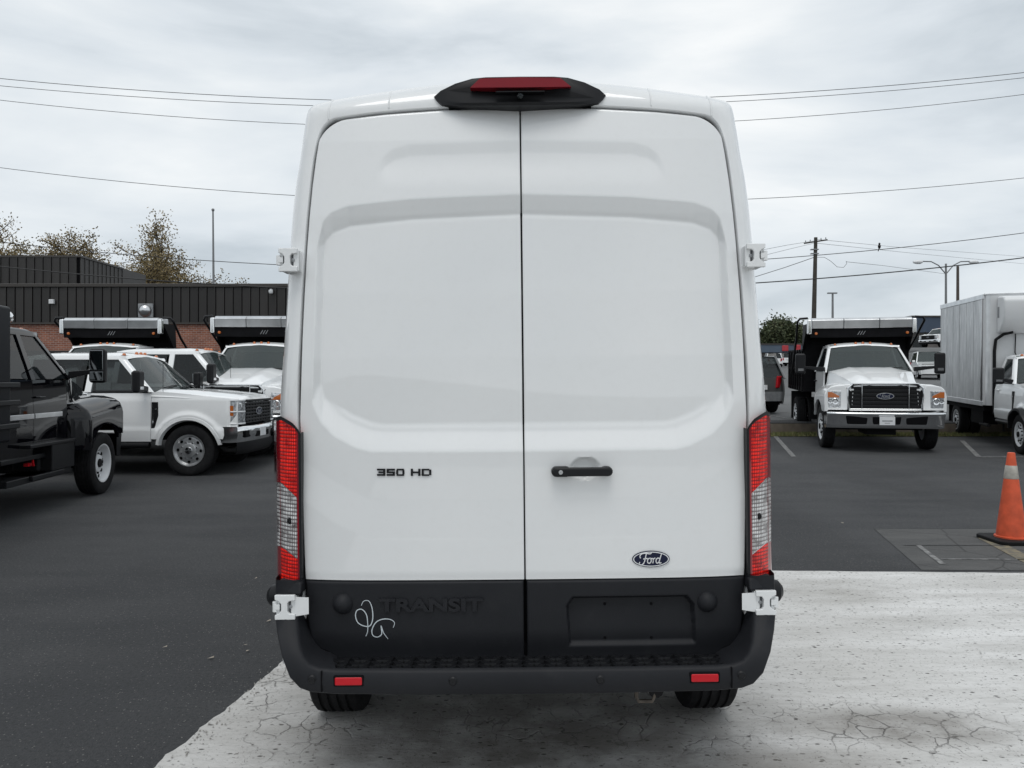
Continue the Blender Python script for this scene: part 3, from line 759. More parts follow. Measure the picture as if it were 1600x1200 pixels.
# tail lamps
REDG = grid_lens('red_lamp_optic', (.55, .012, .010), (.10, .001, .003), 390, 230, .45, .25)
CLRG = grid_lens('clear_lamp_optic', (.95, .95, .95), (.10, .085, .085), 390, 215, 0)
def lamp_top(hw): return I(hw, [349, 352, 360, 371, 380, 387], [680, 674, 664, 657, 652, 655])
def lamp_pt(hw, py, s, off=0.0):
    t = (hw - 349) / 37.0
    y = -.003 + .09 * max(0, t) ** 2.4 - off
    if hw > 386: y += (hw - 386) * .030; x, z = V(386 + (hw - 386) * .25, py, y)
    else: x, z = V(hw, py, y)
    return (s * x, y + float(yp(z)) , z)
def lamp_zone(s, h0, h1, f0, f1, nu, nv, off=0):
    mb = MB(); mb.grid(lambda u, v: lamp_pt(lerp(h0, h1, u), lerp(float(f0(lerp(h0, h1, u))), float(f1(lerp(h0, h1, u))), v), s, off), lin(0, 1, nu), lin(0, 1, nv)); return mb
b1 = lambda h: I(h, [355, 380], [777, 752]); b2 = lambda h: I(h, [355, 380], [873, 853]); bot = lambda h: 906.0
for s in (-1, 1):
    mb = lamp_zone(s, 348.5, 352.5, lambda h: lamp_top(h) - 3, bot, 4, 20)
    mb.grid(lambda u, v: lamp_pt(lerp(349, 388, u), float(lamp_top(lerp(349, 388, u))) - 3.5 + 6 * v, s, .001), lin(0, 1, 14), lin(0, 1, 3))
    mb.rows([[lamp_pt(348.5, y_, s) for y_ in lin(675, 906, 12)], [(lamp_pt(348.5, y_, s)[0], .03 + float(plan(.83)), lamp_pt(348.5, y_, s)[2]) for y_ in lin(675, 906, 12)]])
    mb.rows([[lamp_pt(h, 906, s) for h in lin(348.5, 386, 8)], [(lamp_pt(h, 906, s)[0], .15, lamp_pt(h, 906, s)[2]) for h in lin(348.5, 386, 8)]])
    L = part('tail_lamp', mb, BLACK, van, angle=40)
    mb = lamp_zone(s, 352.5, 355.5, lambda h: lamp_top(h) + 2, bot, 3, 30); mb.grid(lambda u, v: lamp_pt(lerp(380.5, 394, u), lerp(float(lamp_top(381)) + 3, 906, v), s), lin(0, 1, 12), lin(0, 1, 30))
    part('lamp_frame', mb, DREDL, L)
    part('red_lens', lamp_zone(s, 355.5, 380.5, lambda h: lamp_top(h) + 2, b1, 14, 16, .000), REDG, L)
    part('clear_lens', lamp_zone(s, 355.5, 380.5, lambda h: b1(h) + 1.6, lambda h: b2(h) - 1.6, 14, 16, .000), CLRG, L)
    part('red_lens', lamp_zone(s, 355.5, 380.5, b2, bot, 14, 8, .000), REDG, L)
    mb = lamp_zone(s, 355.5, 380.5, b1, lambda h: b1(h) + 1.6, 8, 2); v2 = lamp_zone(s, 355.5, 380.5, lambda h: b2(h) - 1.6, b2, 8, 2); mb.add(v2.v, v2.f); part('lamp_divider', mb, BRUSH, L)
    x, y, z = lamp_pt(366, 813, s, .001); mb = MB(); mb.lathe([(.001, -.003), (.010, -.002), (.014, .004)], 16, 'y', (x, y, z)); part('bulb', mb, GRATE, L)
    # lower grey side of the clear lens wrapping the corner
    mb = MB(); mb.grid(lambda u, v: lamp_pt(lerp(381.5, 392, u), lerp(752, 852, v), s, .0015), lin(0, 1, 8), lin(0, 1, 12)); part('side_lens', mb, CLRG, L)

HGAP = mat('hinge_gap', (.06, .065, .07), .6)
# hinges: raised H-shaped plates in body colour
def hinge(name, hwc, py, w, h, s, y, parent, strap):
    xc, zc = V(hwc, py, y); px = 1 / 413.8
    mb = MB(); M = rear_frame(0, 0, 0)
    hw_, hh = w * px / 2, h * px / 2
    outl = [(-hw_, hh), (-hw_, hh * .62), (-hw_ * .62, hh * .50), (-hw_ * .40, hh * .25), (-hw_ * .40, -hh * .25), (-hw_ * .62, -hh * .5), (-hw_, -hh * .62), (-hw_, -hh), (hw_ * .9, -hh), (hw_ * .9, -hh * .55), (hw_ * .35, -hh * .50), (hw_ * .2, -hh * .3), (hw_ * .2, hh * .3), (hw_ * .35, hh * .50), (hw_ * .9, hh * .55), (hw_ * .9, hh)]
    poly = [(xc * s - s * a, zc + b) for a, b in outl]
    mb.prism(poly, 'y', y - .020, y - .004); o = part(name, mb, WHITE, parent, bevel=.003)
    mb = MB(); mb.b2((xc * s - hw_ * .98, y - .006, zc - hh * .9), (xc * s + hw_ * .98, y + .09, zc + hh * .9)); part('hinge_plate', mb, WHITE, o, bevel=.004)
    mb = MB(); mb.tube([(xc * s + s * hw_ * 1.05, y - .004, zc - hh * .42), (xc * s + s * hw_ * 1.05, y - .004, zc + hh * .42)], .010, 10); mb.b2((xc * s + s * hw_ * .55, y - .014, zc - hh * .22), (xc * s + s * hw_ * 1.1, y + .02, zc + hh * .22)); part('hinge_pin', mb, WHITE, o, bevel=.002)
    mb = MB(); mb.b2((xc * s - s * hw_ * .24, y - .008, zc - hh * .50), (xc * s - s * hw_ * .46, y - .0065, zc + hh * .46)); part('hinge_recess', mb, HGAP, o); mb = MB(); mb.b2((xc * s + s * hw_ * .42, y - .008, zc - hh * .46), (xc * s + s * hw_ * .60, y - .0065, zc + hh * .46)); part('hinge_recess', mb, HGAP, o); mb = MB(); mb.lathe([(.001, y - .0105), (.007, y - .009), (.007, y)], 10, 'y', (xc * s - s * hw_ * .42, 0, zc)); part('hinge_bolt', mb, GREYMETAL, o)
    if strap:
        mb = MB(); mb.grid(lambda u, v: (s * (xc - hw_ * .8 - u * .050), y - .008 + .010 * u, zc + lerp(-hh, hh, v) * (.80 - .12 * u)), lin(0, 1, 5), lin(0, 1, 3)); part('hinge_strap', mb, WHITE, o)
for s in (-1, 1):
    hinge('door_hinge', 359, 408, 31, 37, s, .030, van, False)
    hinge('door_hinge', 373, 946, 33, 38, s, -.026, van, True)
    x, z = V(393, 930, .05); mb = MB(); mb.lathe([(.001, s * .035), (.022, s * .033), (.040, s * .018), (.048, -s * .02)], 24, 'x', (s * x - s * .010, .06, z)); part('hinge_stop', mb, BLACK, van)

# bumper: bar with a step and upswept corners
bo = [(392, 905), (393.5, 940), (393, 967), (390.5, 992), (384, 1027), (372, 1060), (356, 1077), (338.5, 1083.5), (300, 1087), (150, 1089.5), (0, 1090)]
bi = [(348, 905), (355, 940), (356, 969), (355, 990), (353, 1010), (348, 1027), (340, 1038.5), (325, 1044.5), (300, 1047), (150, 1048.5), (0, 1048.5)]
def by(py): return lerp(-.012, -.150, float(smooth((py - 935) / 110)))
def bp(hw, py, back=0): y = by(py); x, z = hw * (VD + y) / F, HC - (py - YH) * (VD + y) / F; return (x, y + back, z)
def half(lst): return [bp(a, b) for a, b in lst]
A = half(bo); B = half(bi); A = A + [(-x, y, z) for x, y, z in A[-2::-1]]; B = B + [(-x, y, z) for x, y, z in B[-2::-1]]
def inset(a, b, t): return [tuple(Vector(p).lerp(Vector(q), t)) for p, q in zip(a, b)]
def dy(l, d, sx=1.0): return [(x * sx, y + d, z) for x, y, z in l]
mb = MB(); mb.rows([dy(A, .46, 1.02), dy(A, .12, 1.012), dy(A, .035, 1.004), dy(inset(A, B, .03), .010), dy(inset(A, B, .10), 0), dy(inset(A, B, .5), -.006), dy(inset(A, B, .88), 0), dy(inset(A, B, .96), .006), dy(B, .02), [(x * .999, y + .022 if z < .63 else max(y + .05, .03), z - (.03 if z < .63 else .001)) for x, y, z in B], [(x * .99, y + .03 if z < .63 else .10, z - (.05 if z < .63 else .002)) for x, y, z in B]])
bmp = part('rear_bumper', mb, CLAD, van, angle=50)
# top caps of the corners below the lamps
for s in (-1, 1):
    mb = MB(); x0, z0 = V(347, 907, -.01); x1, _ = V(391, 907, .0); _, zb = V(0, 926, 0)
    mb.hexa([(s * x0, -.045, zb), (s * x1, .0, zb), (s * x1, .30, zb), (s * x0, .30, zb), (s * (x0 + .003), -.022, z0), (s * (x1 - .012), .012, z0), (s * (x1 - .012), .30, z0), (s * (x0 + .003), .30, z0)])
    part('bumper_corner_cap', mb, CLAD, bmp, bevel=.012)
# step surface with tread blocks
zs = bp(0, 1048.5)[2] - .004
mb = MB(); mb.b2((-.80, -.128, zs - .035), (.80, .07, zs - .012)); part('bumper_step', mb, BLACK, bmp)
mb = MB(); x = -.775; kk = 0
while x < .775:
    w = .030
    for (ya, yb_) in ((-.124, -.085), (-.078, -.040), (-.034, .005)):
        sk = .010 if kk % 2 else -.010
        mb.hexa([(x + sk, ya, zs - .012), (x + w + sk, ya, zs - .012), (x + w - sk, yb_, zs - .012), (x - sk, yb_, zs - .012), (x + .004 + sk, ya + .003, zs - .001), (x + w - .004 + sk, ya + .003, zs - .001), (x + w - .004 - sk, yb_ - .003, zs - .001), (x + .004 - sk, yb_ - .003, zs - .001)])
    x += w * 1.35; kk += 1
part('step_tread', mb, BLACK, bmp)['kind'] = 'stuff'
for s in (-1, 1):
    a = bp(299.5, 1056.5); b = bp(256, 1070)
    mb = MB(); mb.b2((s * a[0], a[1] - .011, b[2]), (s * b[0], a[1] + .01, a[2])); part('reflector', mb, REDL, bmp, bevel=.006)
    mb = MB(); mb.b2((s * (a[0] + .005), a[1] - .0085, b[2] - .005), (s * (b[0] - .005), a[1] + .01, a[2] + .005)); part('reflector_frame', mb, SEAL, bmp, bevel=.006)
    for hw, py in ((115, 1065), (335, 1060)):
        p = bp(hw, py); mb = MB(); mb.lathe([(.001, p[1] - .0115), (.011, p[1] - .011), (.0125, p[1] - .008), (.016, p[1] - .0055)], 20, 'y', (s * p[0], 0, p[2])); part('parking_sensor', mb, BLACK, bmp)
    p0, p1 = bp(320, 1046), bp(320, 1081); mb = MB(); mb.b2((s * p0[0] - .002, p0[1] - .0075, p1[2] + .003), (s * p0[0] + .002, p0[1] + .01, p0[2] - .004)); part('bumper_seam', mb, SEAL, bmp)

# door furniture
def on_door(px, py, s=None, lift=0.0, cl=False):
    """photo point -> van-local point on the door skin (undoing the van's lean)"""
    th = R(.55); cx = 817.5; dx, dyy = px - cx, py - YH
    hx_ = dx * math.cos(th) - dyy * math.sin(th); py_ = YH + dyy * math.cos(th) + dx * math.sin(th)
    x, z = V(hx_, py_); right = x > 0
    y = float(clad_y(x, z, right)) if cl else float(surf_y(x, z, right))
    return Vector((x, y - lift, z))
c = on_door(908.5, 738); x0 = on_door(861, 738).x; x1 = on_door(956, 738).x; hh = .020
c.y = float(yp(c.z) + plan(c.x))
cap = lambda xa, xb, hgt, n=8: [(xa + hgt - hgt * math.cos(w), c.z - hgt * math.sin(w)) for w in lin(math.pi / 2, -math.pi / 2, n)] + [(xb - hgt + hgt * math.cos(w), c.z - hgt * math.sin(w)) for w in lin(-math.pi / 2, math.pi / 2, n)]
mb = MB(); mb.prism([(a, b) for a, b in cap(x0 + .004, x1 - .004, .0165)], 'y', c.y - .048, c.y - .022)
hd = part('door_handle', mb, BLACK, rdoor[1], bevel=.008, seg=3)
mb = MB(); mb.prism(cap(x0, x0 + .075, .0190), 'y', c.y - .040, c.y + .004); part('handle_mount', mb, BLACK, hd, bevel=.007, seg=3); mb = MB(); mb.prism(cap(x1 - .045, x1, .0178), 'y', c.y - .040, c.y + .004); part('handle_mount', mb, BLACK, hd, bevel=.007, seg=3)
kx = on_door(875, 738).x; mb = MB(); mb.lathe([(.001, c.y - .0505), (.0075, c.y - .0505), (.0085, c.y - .049), (.0085, c.y - .03)], 20, 'y', (kx, 0, c.z)); part('lock_cylinder', mb, STEEL, hd)
# 350 HD lettering: squared wide strokes
def block_text(txt, p, w, h, ext, m, parent, name, sx, al=0):
    me = text_mesh(txt, h * 1.38, ext, 1, 0, .0004, 1.0, al)
    xs_ = [v.co.x for v in me.vertices]; k = w / (max(xs_) - min(xs_)); ys_ = [v.co.y for v in me.vertices]; ky = h / (max(ys_) - min(ys_)); cx = (max(xs_) + min(xs_)) / 2; cy = (max(ys_) + min(ys_)) / 2
    me.transform(Matrix.Translation((-cx, -cy, 0))); me.transform(Matrix.Diagonal((k, ky, 1, 1)))
    M = rear_frame(p.x, 0, p.z); me.transform(M)
    for v in me.vertices:
        f_ = clad_y if parent in clad.values() else surf_y
        v.co.y += float(f_(v.co.x, v.co.z, v.co.x > 0))
    return link(name, me, m, parent)
GL = {'3': ((0, .76, 1, 1), (.74, .60, 1, .76), (.18, .40, 1, .60), (.74, .24, 1, .40), (0, 0, 1, .24)), '5': ((0, .76, 1, 1), (0, .60, .26, .76), (0, .40, 1, .60), (.74, .24, 1, .40), (0, 0, 1, .24)),
      '0': ((.06, .78, .94, 1), (0, .22, .24, .78), (.76, .22, 1, .78), (.06, 0, .94, .22)), 'H': ((0, 0, .22, 1), (.22, .38, .78, .62), (.78, 0, 1, 1)), 'D': ((0, .78, .80, 1), (0, .22, .22, .78), (.78, .12, 1, .88), (0, 0, .78, .22))}
lx = 589.0
for ch, wd in (('3', 13), ('5', 13), ('0', 13), (' ', 6), ('H', 15), ('D', 15)):
    if ch != ' ':
        mb = MB()
        for (ga, gb, gc, gd) in GL[ch]:
            P4 = [on_door(lx + gx * wd, 746 - gy * 11) for gx, gy in ((ga, gb), (gc, gb), (gc, gd), (ga, gd))]
            mb.hexa([(q.x, q.y + .002, q.z) for q in P4] + [(q.x, q.y - .005, q.z) for q in P4])
        part('model_letter', mb, BLACK, rdoor[-1], smooth_sh=False)
    lx += wd + 2
p = on_door(1016.5, 875); badge(rdoor[1], rear_frame(p.x, p.y - .001, p.z), .071, .031)
# embossed name on the left cladding: raised letters with a slim groove round them
p = on_door(674, 946, cl=True); block_text('TRANSIT', p, .392, .050, .009, CLAD, clad[-1], 'embossed_lettering', 1, .0022)
# rubber buffers
for px, py, s in ((536, 946, -1), (1105, 943, 1)):
    p = on_door(px, py, cl=True); mb = MB(); mb.lathe([(.001, p.y - .030), (.010, p.y - .029), (.020, p.y - .024), (.034, p.y - .012), (.040, p.y + .001), (.042, p.y + .01)], 28, 'y', (p.x, 0, p.z)); part('rubber_buffer', mb, CLAD, clad[s])
# plate screw holes
for px, py in ((946, 948), (1019, 948), (946, 1000), (1019, 1000)):
    p = on_door(px, py, cl=True); mb = MB(); mb.lathe([(.001, p.y - .003), (.005, p.y - .003), (.0065, p.y + .002)], 12, 'y', (p.x, 0, p.z)); part('screw', mb, SEAL, clad[1])
# chalk scribble
ck = [[(565, 948), (569, 941), (577, 941), (582, 952), (583, 968), (579, 979), (570, 980), (560, 975), (556, 965), (558, 956), (566, 954), (573, 962), (575, 975), (575, 988), (572, 996)],
      [(615, 982), (617, 974), (610, 969), (598, 969), (588, 974), (582, 985), (583, 994), (590, 997), (597, 992), (596, 979), (600, 990), (607, 1000)]]
mb = MB()
def catm2(P, n):
    return [tuple(v) for v in catm([Vector((a, b, 0)) for a, b in P], n)]
for st in ck:
    pts = catm2(st, 6); rows = []
    for i, q in enumerate(pts):
        a = pts[max(i - 1, 0)]; b = pts[min(i + 1, len(pts) - 1)]; d = Vector((b[0] - a[0], b[1] - a[1], 0))
        d = d.normalized() if d.length > 0 else Vector((1, 0, 0)); w = .75 * (.5 + .5 * min(1, 4 * i / len(pts), 4 * (len(pts) - 1 - i) / len(pts) + .2))
        rows.append([on_door(q[0] - d.y * w, q[1] + d.x * w, cl=True, lift=.0012), on_door(q[0] + d.y * w, q[1] - d.x * w, cl=True, lift=.0012)])
    mb.rows(rows)
part('chalk_mark', mb, CHALK, clad[-1])
# ------------------------------------------------------------------ trucks: local +X is forward, +Y the vehicle's left, front axle at x = 0
def q4(mb, a, b, w, t, outw=(0, 1, 0)):
    """flat bar from a to b, w wide along X, t thick along outw"""
    a, b, o = Vector(a), Vector(b), Vector(outw).normalized() * t; x = Vector((w / 2, 0, 0))
    mb.hexa([a - x, a + x, a + x - o, a - x - o, b - x, b + x, b + x - o, b - x - o])
def greenhouse(root, paint, xA, zb, zr, xr, hb, hr, splits, rake=.60, glass=GLASS, wglass=WGLASS, rear_glass=True):
    xt = xA - rake
    def roofz(x, y): return zr + .055 * (1 - (abs(y) / hr) ** 2.2) - .05 * float(smooth((x - (xt - .25)) / .30)) - .03 * float(smooth((xr + .25 - x) / .25))
    ys = [-hr - .035, -hr - .02] + lin(-hr, hr, 13) + [hr + .02, hr + .035]
    rows = []
    for x in lin(xt + .02, xr - .01, 12):
        r = []
        for y in ys:
            z = roofz(x, y) if abs(y) <= hr else zr - (.025 if abs(y) < hr + .03 else .085)
            r.append((x, y, z))
        rows.append(r)
    rows = [[(xt + .045, y * .99, z - .035) for (x, y, z) in rows[0]]] + rows + [[(xr - .03, y, z - .06) for (x, y, z) in rows[-1]], [(xr - .03, y, zr - .12) for (x, y, z) in rows[-1]]]
    mb = MB(); mb.rows(rows); roof = part('cab_roof', mb, paint, root, angle=50)
    mb = MB(); mb.grid(lambda u, v: (lerp(xA + .05, xt + .03, v) - .13 * u * u * lerp(1, .7, v), u * lerp(hb - .07, hr - .02, v), lerp(zb + .0, zr - .03, v) + .02), lin(-1, 1, 13), lin(0, 1, 5)); part('windscreen', mb, wglass, root)
    mb = MB(); mb.grid(lambda u, v: (lerp(xA + .053, xA - .005, v) - .13 * u * u, u * (hb - .07), lerp(zb - .03, zb + .055, v) + .021), lin(-1, 1, 13), lin(0, 1, 3)); part('cowl', mb, BLACK, root)
    for w0 in (-.55, .12):
        mb = MB(); mb.tube([(xA + .05 - .13 * w0 * w0, w0 * hb, zb + .07), (xA + .0, (w0 + .35) * hb, zb + .10), (xA - .02, (w0 + .62) * hb, zb + .11)], .012, 6); part('wiper', mb, BLACK, root)
    for s in (-1, 1):
        def side(x, v, off=0.0): return (x, s * (lerp(hb, hr, v) + .025 - off), lerp(zb, zr - .05, v))
        # pillars
        mb = MB(); rw = []
        for v in lin(0, 1, 7):
            xa = lerp(xA - .02, xt - .01, v) - .05; p = Vector(side(xa, v)); rw.append([p + Vector((.075, -s * .06, .0)), p + Vector((.065, -s * .012, 0)), p + Vector((.02, 0, 0)), p + Vector((-.045, 0, 0)), p + Vector((-.05, -s * .05, 0))])
        mb.rows(rw); part('pillar', mb, paint, root, angle=60)
        for x in [xr + .04] + [b for a_, b in splits[:-1]]:
            mb = MB(); rw = []
            for v in lin(0, 1, 4):
                p = Vector(side(x, v)); rw.append([p + Vector((.055, -s * .04, 0)), p + Vector((.05, 0, 0)), p + Vector((-.05, 0, 0)), p + Vector((-.055, -s * .04, 0))])
            mb.rows(rw); part('pillar', mb, paint, root, angle=60)
        for (x0, x1) in splits:
            mb = MB()
            def gp(u, v):
                xf = x0 if x0 < xA - .15 else lerp(xA - .05, xt - .05, v)
                return side(lerp(xf, x1, u), .02 + v * .96, .016)
            mb.grid(gp, lin(0, 1, 6), lin(0, 1, 6)); part('side_window', mb, glass, root)
    mb = MB(); mb.b2((xr - .02, -hb + .02, zb - .55), (xr + .03, hb - .02, zb + .12)); mb.b2((xr - .02, -hr, zr - .16), (xr + .03, hr, zr - .03)); part('cab_back', mb, paint, root, bevel=.01)
    mb = MB(); mb.grid(lambda u, v: (xr - .004, u * lerp(hb - .04, hr, v), lerp(zb + .1, zr - .14, v)), lin(-1, 1, 3), lin(0, 1, 2)); part('rear_window', mb, glass, root)
    # dark interior with seats and a wheel
    mb = MB(); mb.b2((xr + .08, -hb + .10, zb - .35), (xA - .2, hb - .10, zb - .02)); part('interior', mb, SEAL, root)
    for y in (-.42, .42):
        mb = MB(); mb.b2((xr + .25, y - .24, zb - .1), (xr + .40, y + .24, zb + .28)); mb.b2((xr + .27, y - .12, zb + .28), (xr + .37, y + .12, zb + .46)); part('seat', mb, DARK, root, bevel=.05)
    for y in (-.62, -.16, 0, .16, .62):
        mb = MB(); zz = roofz(xt - .05, y); mb.lathe([(.032, -.01), (.030, .02), (.018, .038), (.001, .042)], 10, 'z', (xt - .06, y * hr / .76, zz + .006)); part('marker_light', mb, AMBER, root)
    return roof
def skin(x0, x1, zlow, ztop, yf, s, nx=24, nz=10, ret=.035):
    xs_ = lin(x0, x1, nx); rows = []
    for x in xs_:
        zl, zt = zlow(x), ztop(x); col = [(x, s * (yf(x, zl) - ret), zl + .004)] + [(x, s * yf(x, lerp(zl, zt, v)), lerp(zl, zt, v)) for v in lin(0, 1, nz)] + [(x, s * (yf(x, zt) - ret), zt + .004)]
        rows.append(col)
    rows = [[(x, y - s * ret, z) for x, y, z in rows[0]]] + rows + [[(x, y - s * ret, z) for x, y, z in rows[-1]]]
    mb = MB(); mb.rows(rows); return mb
def archz(cx, cz, r, base):
    def f(x):
        d = r * r - (x - cx) ** 2
        return max(base, cz + math.sqrt(d)) if d > 0 else base
    return f
def handle(root, x, y, z, s, m):
    mb = MB(); mb.tube([(x + .09, s * y, z), (x + .07, s * (y + .03), z), (x - .07, s * (y + .03), z), (x - .09, s * y, z)], .014, 8); part('handle', mb, m, root)
def tow_mirror(root, x, y0, y1, z, s, hh=.42, ww=.24, m=BLACK):
    mb = MB(); mb.b2((x - .06, s * y1, z - hh / 2), (x + .07, s * (y1 + ww), z + hh / 2)); o = part('mirror', mb, m, root, bevel=.045, seg=3)
    mb = MB(); mb.b2((x - .066, s * (y1 + .025), z - hh * .12), (x - .058, s * (y1 + ww - .025), z + hh / 2 - .03)); mb.b2((x - .066, s * (y1 + .025), z - hh / 2 + .03), (x - .058, s * (y1 + ww - .025), z - hh * .18)); part('mirror_glass', mb, MIRR, o, bevel=.003)
    mb = MB(); mb.hexa([(x - .04, s * y0, z - .18), (x + .05, s * y0, z - .18), (x + .05, s * (y1 + .03), z - .11), (x - .04, s * (y1 + .03), z - .11), (x - .04, s * y0, z - .08), (x + .05, s * y0, z - .08), (x + .05, s * (y1 + .03), z - .055), (x - .04, s * (y1 + .03), z - .055)]); part('mirror_arm', mb, m, o, bevel=.01)
    mb = MB(); mb.b2((x + .066, s * (y1 + .05), z - hh * .34), (x + .074, s * (y1 + ww - .05), z - hh * .22)); part('mirror_lamp', mb, CHROME, o)
    return o

def medium_truck(root, paint, xr=-1.95, splits=((-.62, -1.86),), r=.48, wstyle='white', trim=CHROME, my=1.38):
    hoodw = lambda x: lerp(.87, .63, float(smooth((x + .62) / 1.4)) * .6 + .4 * (x + .62) / 1.42)
    hzc = lambda x: lerp(1.80, 1.49, (max(0, (x + .62) / 1.42)) ** 1.35); hze = lambda x: hzc(x) - lerp(.10, .04, (x + .62) / 1.42)
    rows = []
    for x in lin(-.64, .80, 16):
        hw, zc, ze = hoodw(x), hzc(x), hze(x); r_ = [(x, -hw * 1.06, ze - .38), (x, -hw * 1.03, ze - .12)]
        for u in lin(-1, 1, 17):
            rib = .022 * math.exp(-((abs(u) - .52) / .10) ** 2)
            r_.append((x, u * hw, zc - (zc - ze) * abs(u) ** 2.4 + rib))
        r_ += [(x, hw * 1.03, ze - .12), (x, hw * 1.06, ze - .38)]; rows.append(r_)
    fr = rows[-1]; rows.append([(.825, y * .985, z - .025) for x, y, z in fr]); rows.append([(.83, y * .97, z - .07) for x, y, z in fr])
    mb = MB(); mb.rows(rows); part('hood', mb, paint, root, angle=60)
    ar = archz(0, r, r + .13, .66)
    for s in (-1, 1):
        rows = []
        for x in lin(-.76, .80, 34):
            zl = max(ar(x), .70 + (.16 if x > .5 else 0)); zt = lerp(1.34, 1.43, float(smooth((x + .7) / 1.2))); hw = hoodw(max(x, -.64)); fl = float(smooth((x + .80) / .25))
            yo = lerp(1.00, 1.20, fl); zz = max(zl + .06, zt - .20)
            pr = [(hw - .05, hze(max(x, -.64)) - .10), (hw + .06, zt + .02), (lerp(hw, yo, .5), zt + .01), (yo - .13, zt - .03), (yo - .05, zt - .09), (yo - .012, max(zl + .05, zt - .18)), (yo, max(zl + .03, zt - .24)), (yo, zl), (yo - .05, zl + .005)]
            rows.append([(x, s * y, z) for y, z in pr])
        fr = rows[-1]; rows.append([(.825, lerp(y, s * .95, .04), lerp(z, 1.15, .05)) for x, y, z in fr]); rows.append([(.83, lerp(y, s * .95, .25), lerp(z, 1.15, .25)) for x, y, z in fr])
        rows.insert(0, [(-.76, lerp(y, s * .8, .5), z) for x, y, z in rows[0]])
        mb = MB(); mb.rows(rows); fe = part('fender', mb, paint, root, angle=50)
        mb = MB(); mb.prism([(s * .74, .90), (s * 1.16, .90), (s * 1.175, 1.24), (s * 1.15, 1.34), (s * 1.08, 1.395), (s * .96, 1.42), (s * .80, 1.43), (s * .72, 1.30)], 'x', .74, .836); part('headlight_panel', mb, paint, fe, bevel=.018)
        hl = MB(); hl.prism([(s * .88, .95), (s * 1.125, .95), (s * 1.14, 1.31), (s * .87, 1.31)], 'x', .80, .846); h = part('headlight', hl, HLIGHT, fe, bevel=.012)
        mb = MB(); mb.prism([(s * .91, 1.165), (s * 1.14, 1.165), (s * 1.14, 1.285), (s * 1.06, 1.285), (s * .91, 1.20)], 'x', .84, .852); part('turn_lamp', mb, AMBER, h, bevel=.004)
        mb = MB(); mb.lathe([(.001, .838), (.05, .848), (.062, .852), (.07, .846)], 18, 'x', (0, s * .99, 1.085)); mb.lathe([(.001, .838), (.04, .848), (.048, .851)], 18, 'x', (0, s * 1.09, 1.085)); part('reflector_bowl', mb, CHROME, h)
        # lower cab side with the door
        yb = lambda x, z: .955 + .018 * math.sin(math.pi * min(1, max(0, (z - .70) / 1.0)) ** .8)
        d = part('door', skin(-.78, splits[0][1] + .02, lambda x: .74, lambda x: 1.68, yb, s), paint, root, angle=50)
        handle(d, splits[0][1] + .16, .975, 1.46, s, BLACK if paint is not BLKPAINT else BLKPAINT)
        if xr < splits[0][1] - .2: part('rear_door', skin(splits[0][1] + .012, xr, lambda x: .74, lambda x: 1.68, yb, s), paint, root, angle=50)
        if paint is BLKPAINT:
            for xa, xb in ((-.95, splits[0][1] + .03), (splits[0][1] + .0, xr + .02)):
                mb = MB(); mb.b2((xb, s * .975, 1.19), (xa, s * .992, 1.255)); part('bright_strip', mb, BRUSH, root, bevel=.006)
        tow_mirror(root, -.66, .95, my, 1.88, s, .48, .22)
        wheel(root, (0, s * 1.03, r), r, .26, 'y', s, wstyle)
        mb = MB(); mb.b2((-.85, s * .62, .42), (xr + .1, s * 1.06, .50)); mb.b2((-.95, s * .66, .68), (xr + .1, s * 1.0, .74)); part('cab_step', mb, BLACK, root, bevel=.01)
        mb = MB(); mb.b2((-.95, s * .60, .48), (-1.5, s * .95, .70)); part('fuel_tank', mb, BLACK if paint is BLKPAINT else BRUSH, root, bevel=.05)
    mb = MB(); mb.b2((-.6, -.60, .55), (.72, .60, 1.30)); mb.b2((xr, -.9, .72), (-.70, .9, 1.30)); mb.b2((-4.8, -.45, .62), (.8, -.35, .88)); mb.b2((-4.8, .35, .62), (.8, .45, .88)); part('chassis', mb, SEAL, root)
    mb = MB(); mb.tube([(0, -.95, r), (0, .95, r)], .07, 10); mb.b2((-.3, -.3, .35), (.5, .3, .60)); part('front_axle', mb, DARK, root)
    # grille
    mb = MB(); mb.prism([(-.70, .90), (.70, .90), (.74, 1.38), (.62, 1.46), (-.62, 1.46), (-.74, 1.38)], 'x', .60, .826); gr = part('grille', mb, GRATE, root)
    for z in lin(.98, 1.40, 6):
        mb = MB(); mb.b2((.82, -.44, z - .028), (.842, .44, z + .020)); part('slat', mb, BLACK, gr, bevel=.008)
    for s in (-1, 1):
        for z in lin(.98, 1.38, 6):
            mb = MB(); mb.b2((.82, s * .49, z - .026), (.838, s * .67, z + .018)); part('slat', mb, BLACK, gr, bevel=.006)
        mb = MB(); mb.b2((.82, s * .448, .92), (.866, s * .472, 1.452)); part('chrome_bar', mb, trim, gr, bevel=.012)
        mb = MB(); mb.tube([(.85, s * .70, .93), (.85, s * .735, 1.15), (.85, s * .735, 1.36), (.85, s * .64, 1.455)], .017, 8); part('grille_surround', mb, trim, gr)
    mb = MB(); mb.b2((.82, -.66, 1.452), (.868, .66, 1.478)); part('grille_surround', mb, trim, gr, bevel=.014); mb = MB(); mb.b2((.82, -.72, .89), (.862, .72, .935)); part('grille_surround', mb, trim, gr, bevel=.014)
    badge(gr, front_frame(.85, 0, 1.20), .175, .070)
    # bumper
    rows = []
    for y in lin(-1.16, 1.16, 25):
        c = abs(y) / 1.16; x = 1.03 - .10 * c ** 3 - .05 * max(0, c - .9) / .1
        rows.append([(x - .30, y, .86), (x - .02, y, .86), (x, y, .845), (x + .005, y, .82), (x - .010, y, .80), (x - .075, y, .60), (x - .10, y, .53), (x - .14, y, .51), (x - .3, y, .51)])
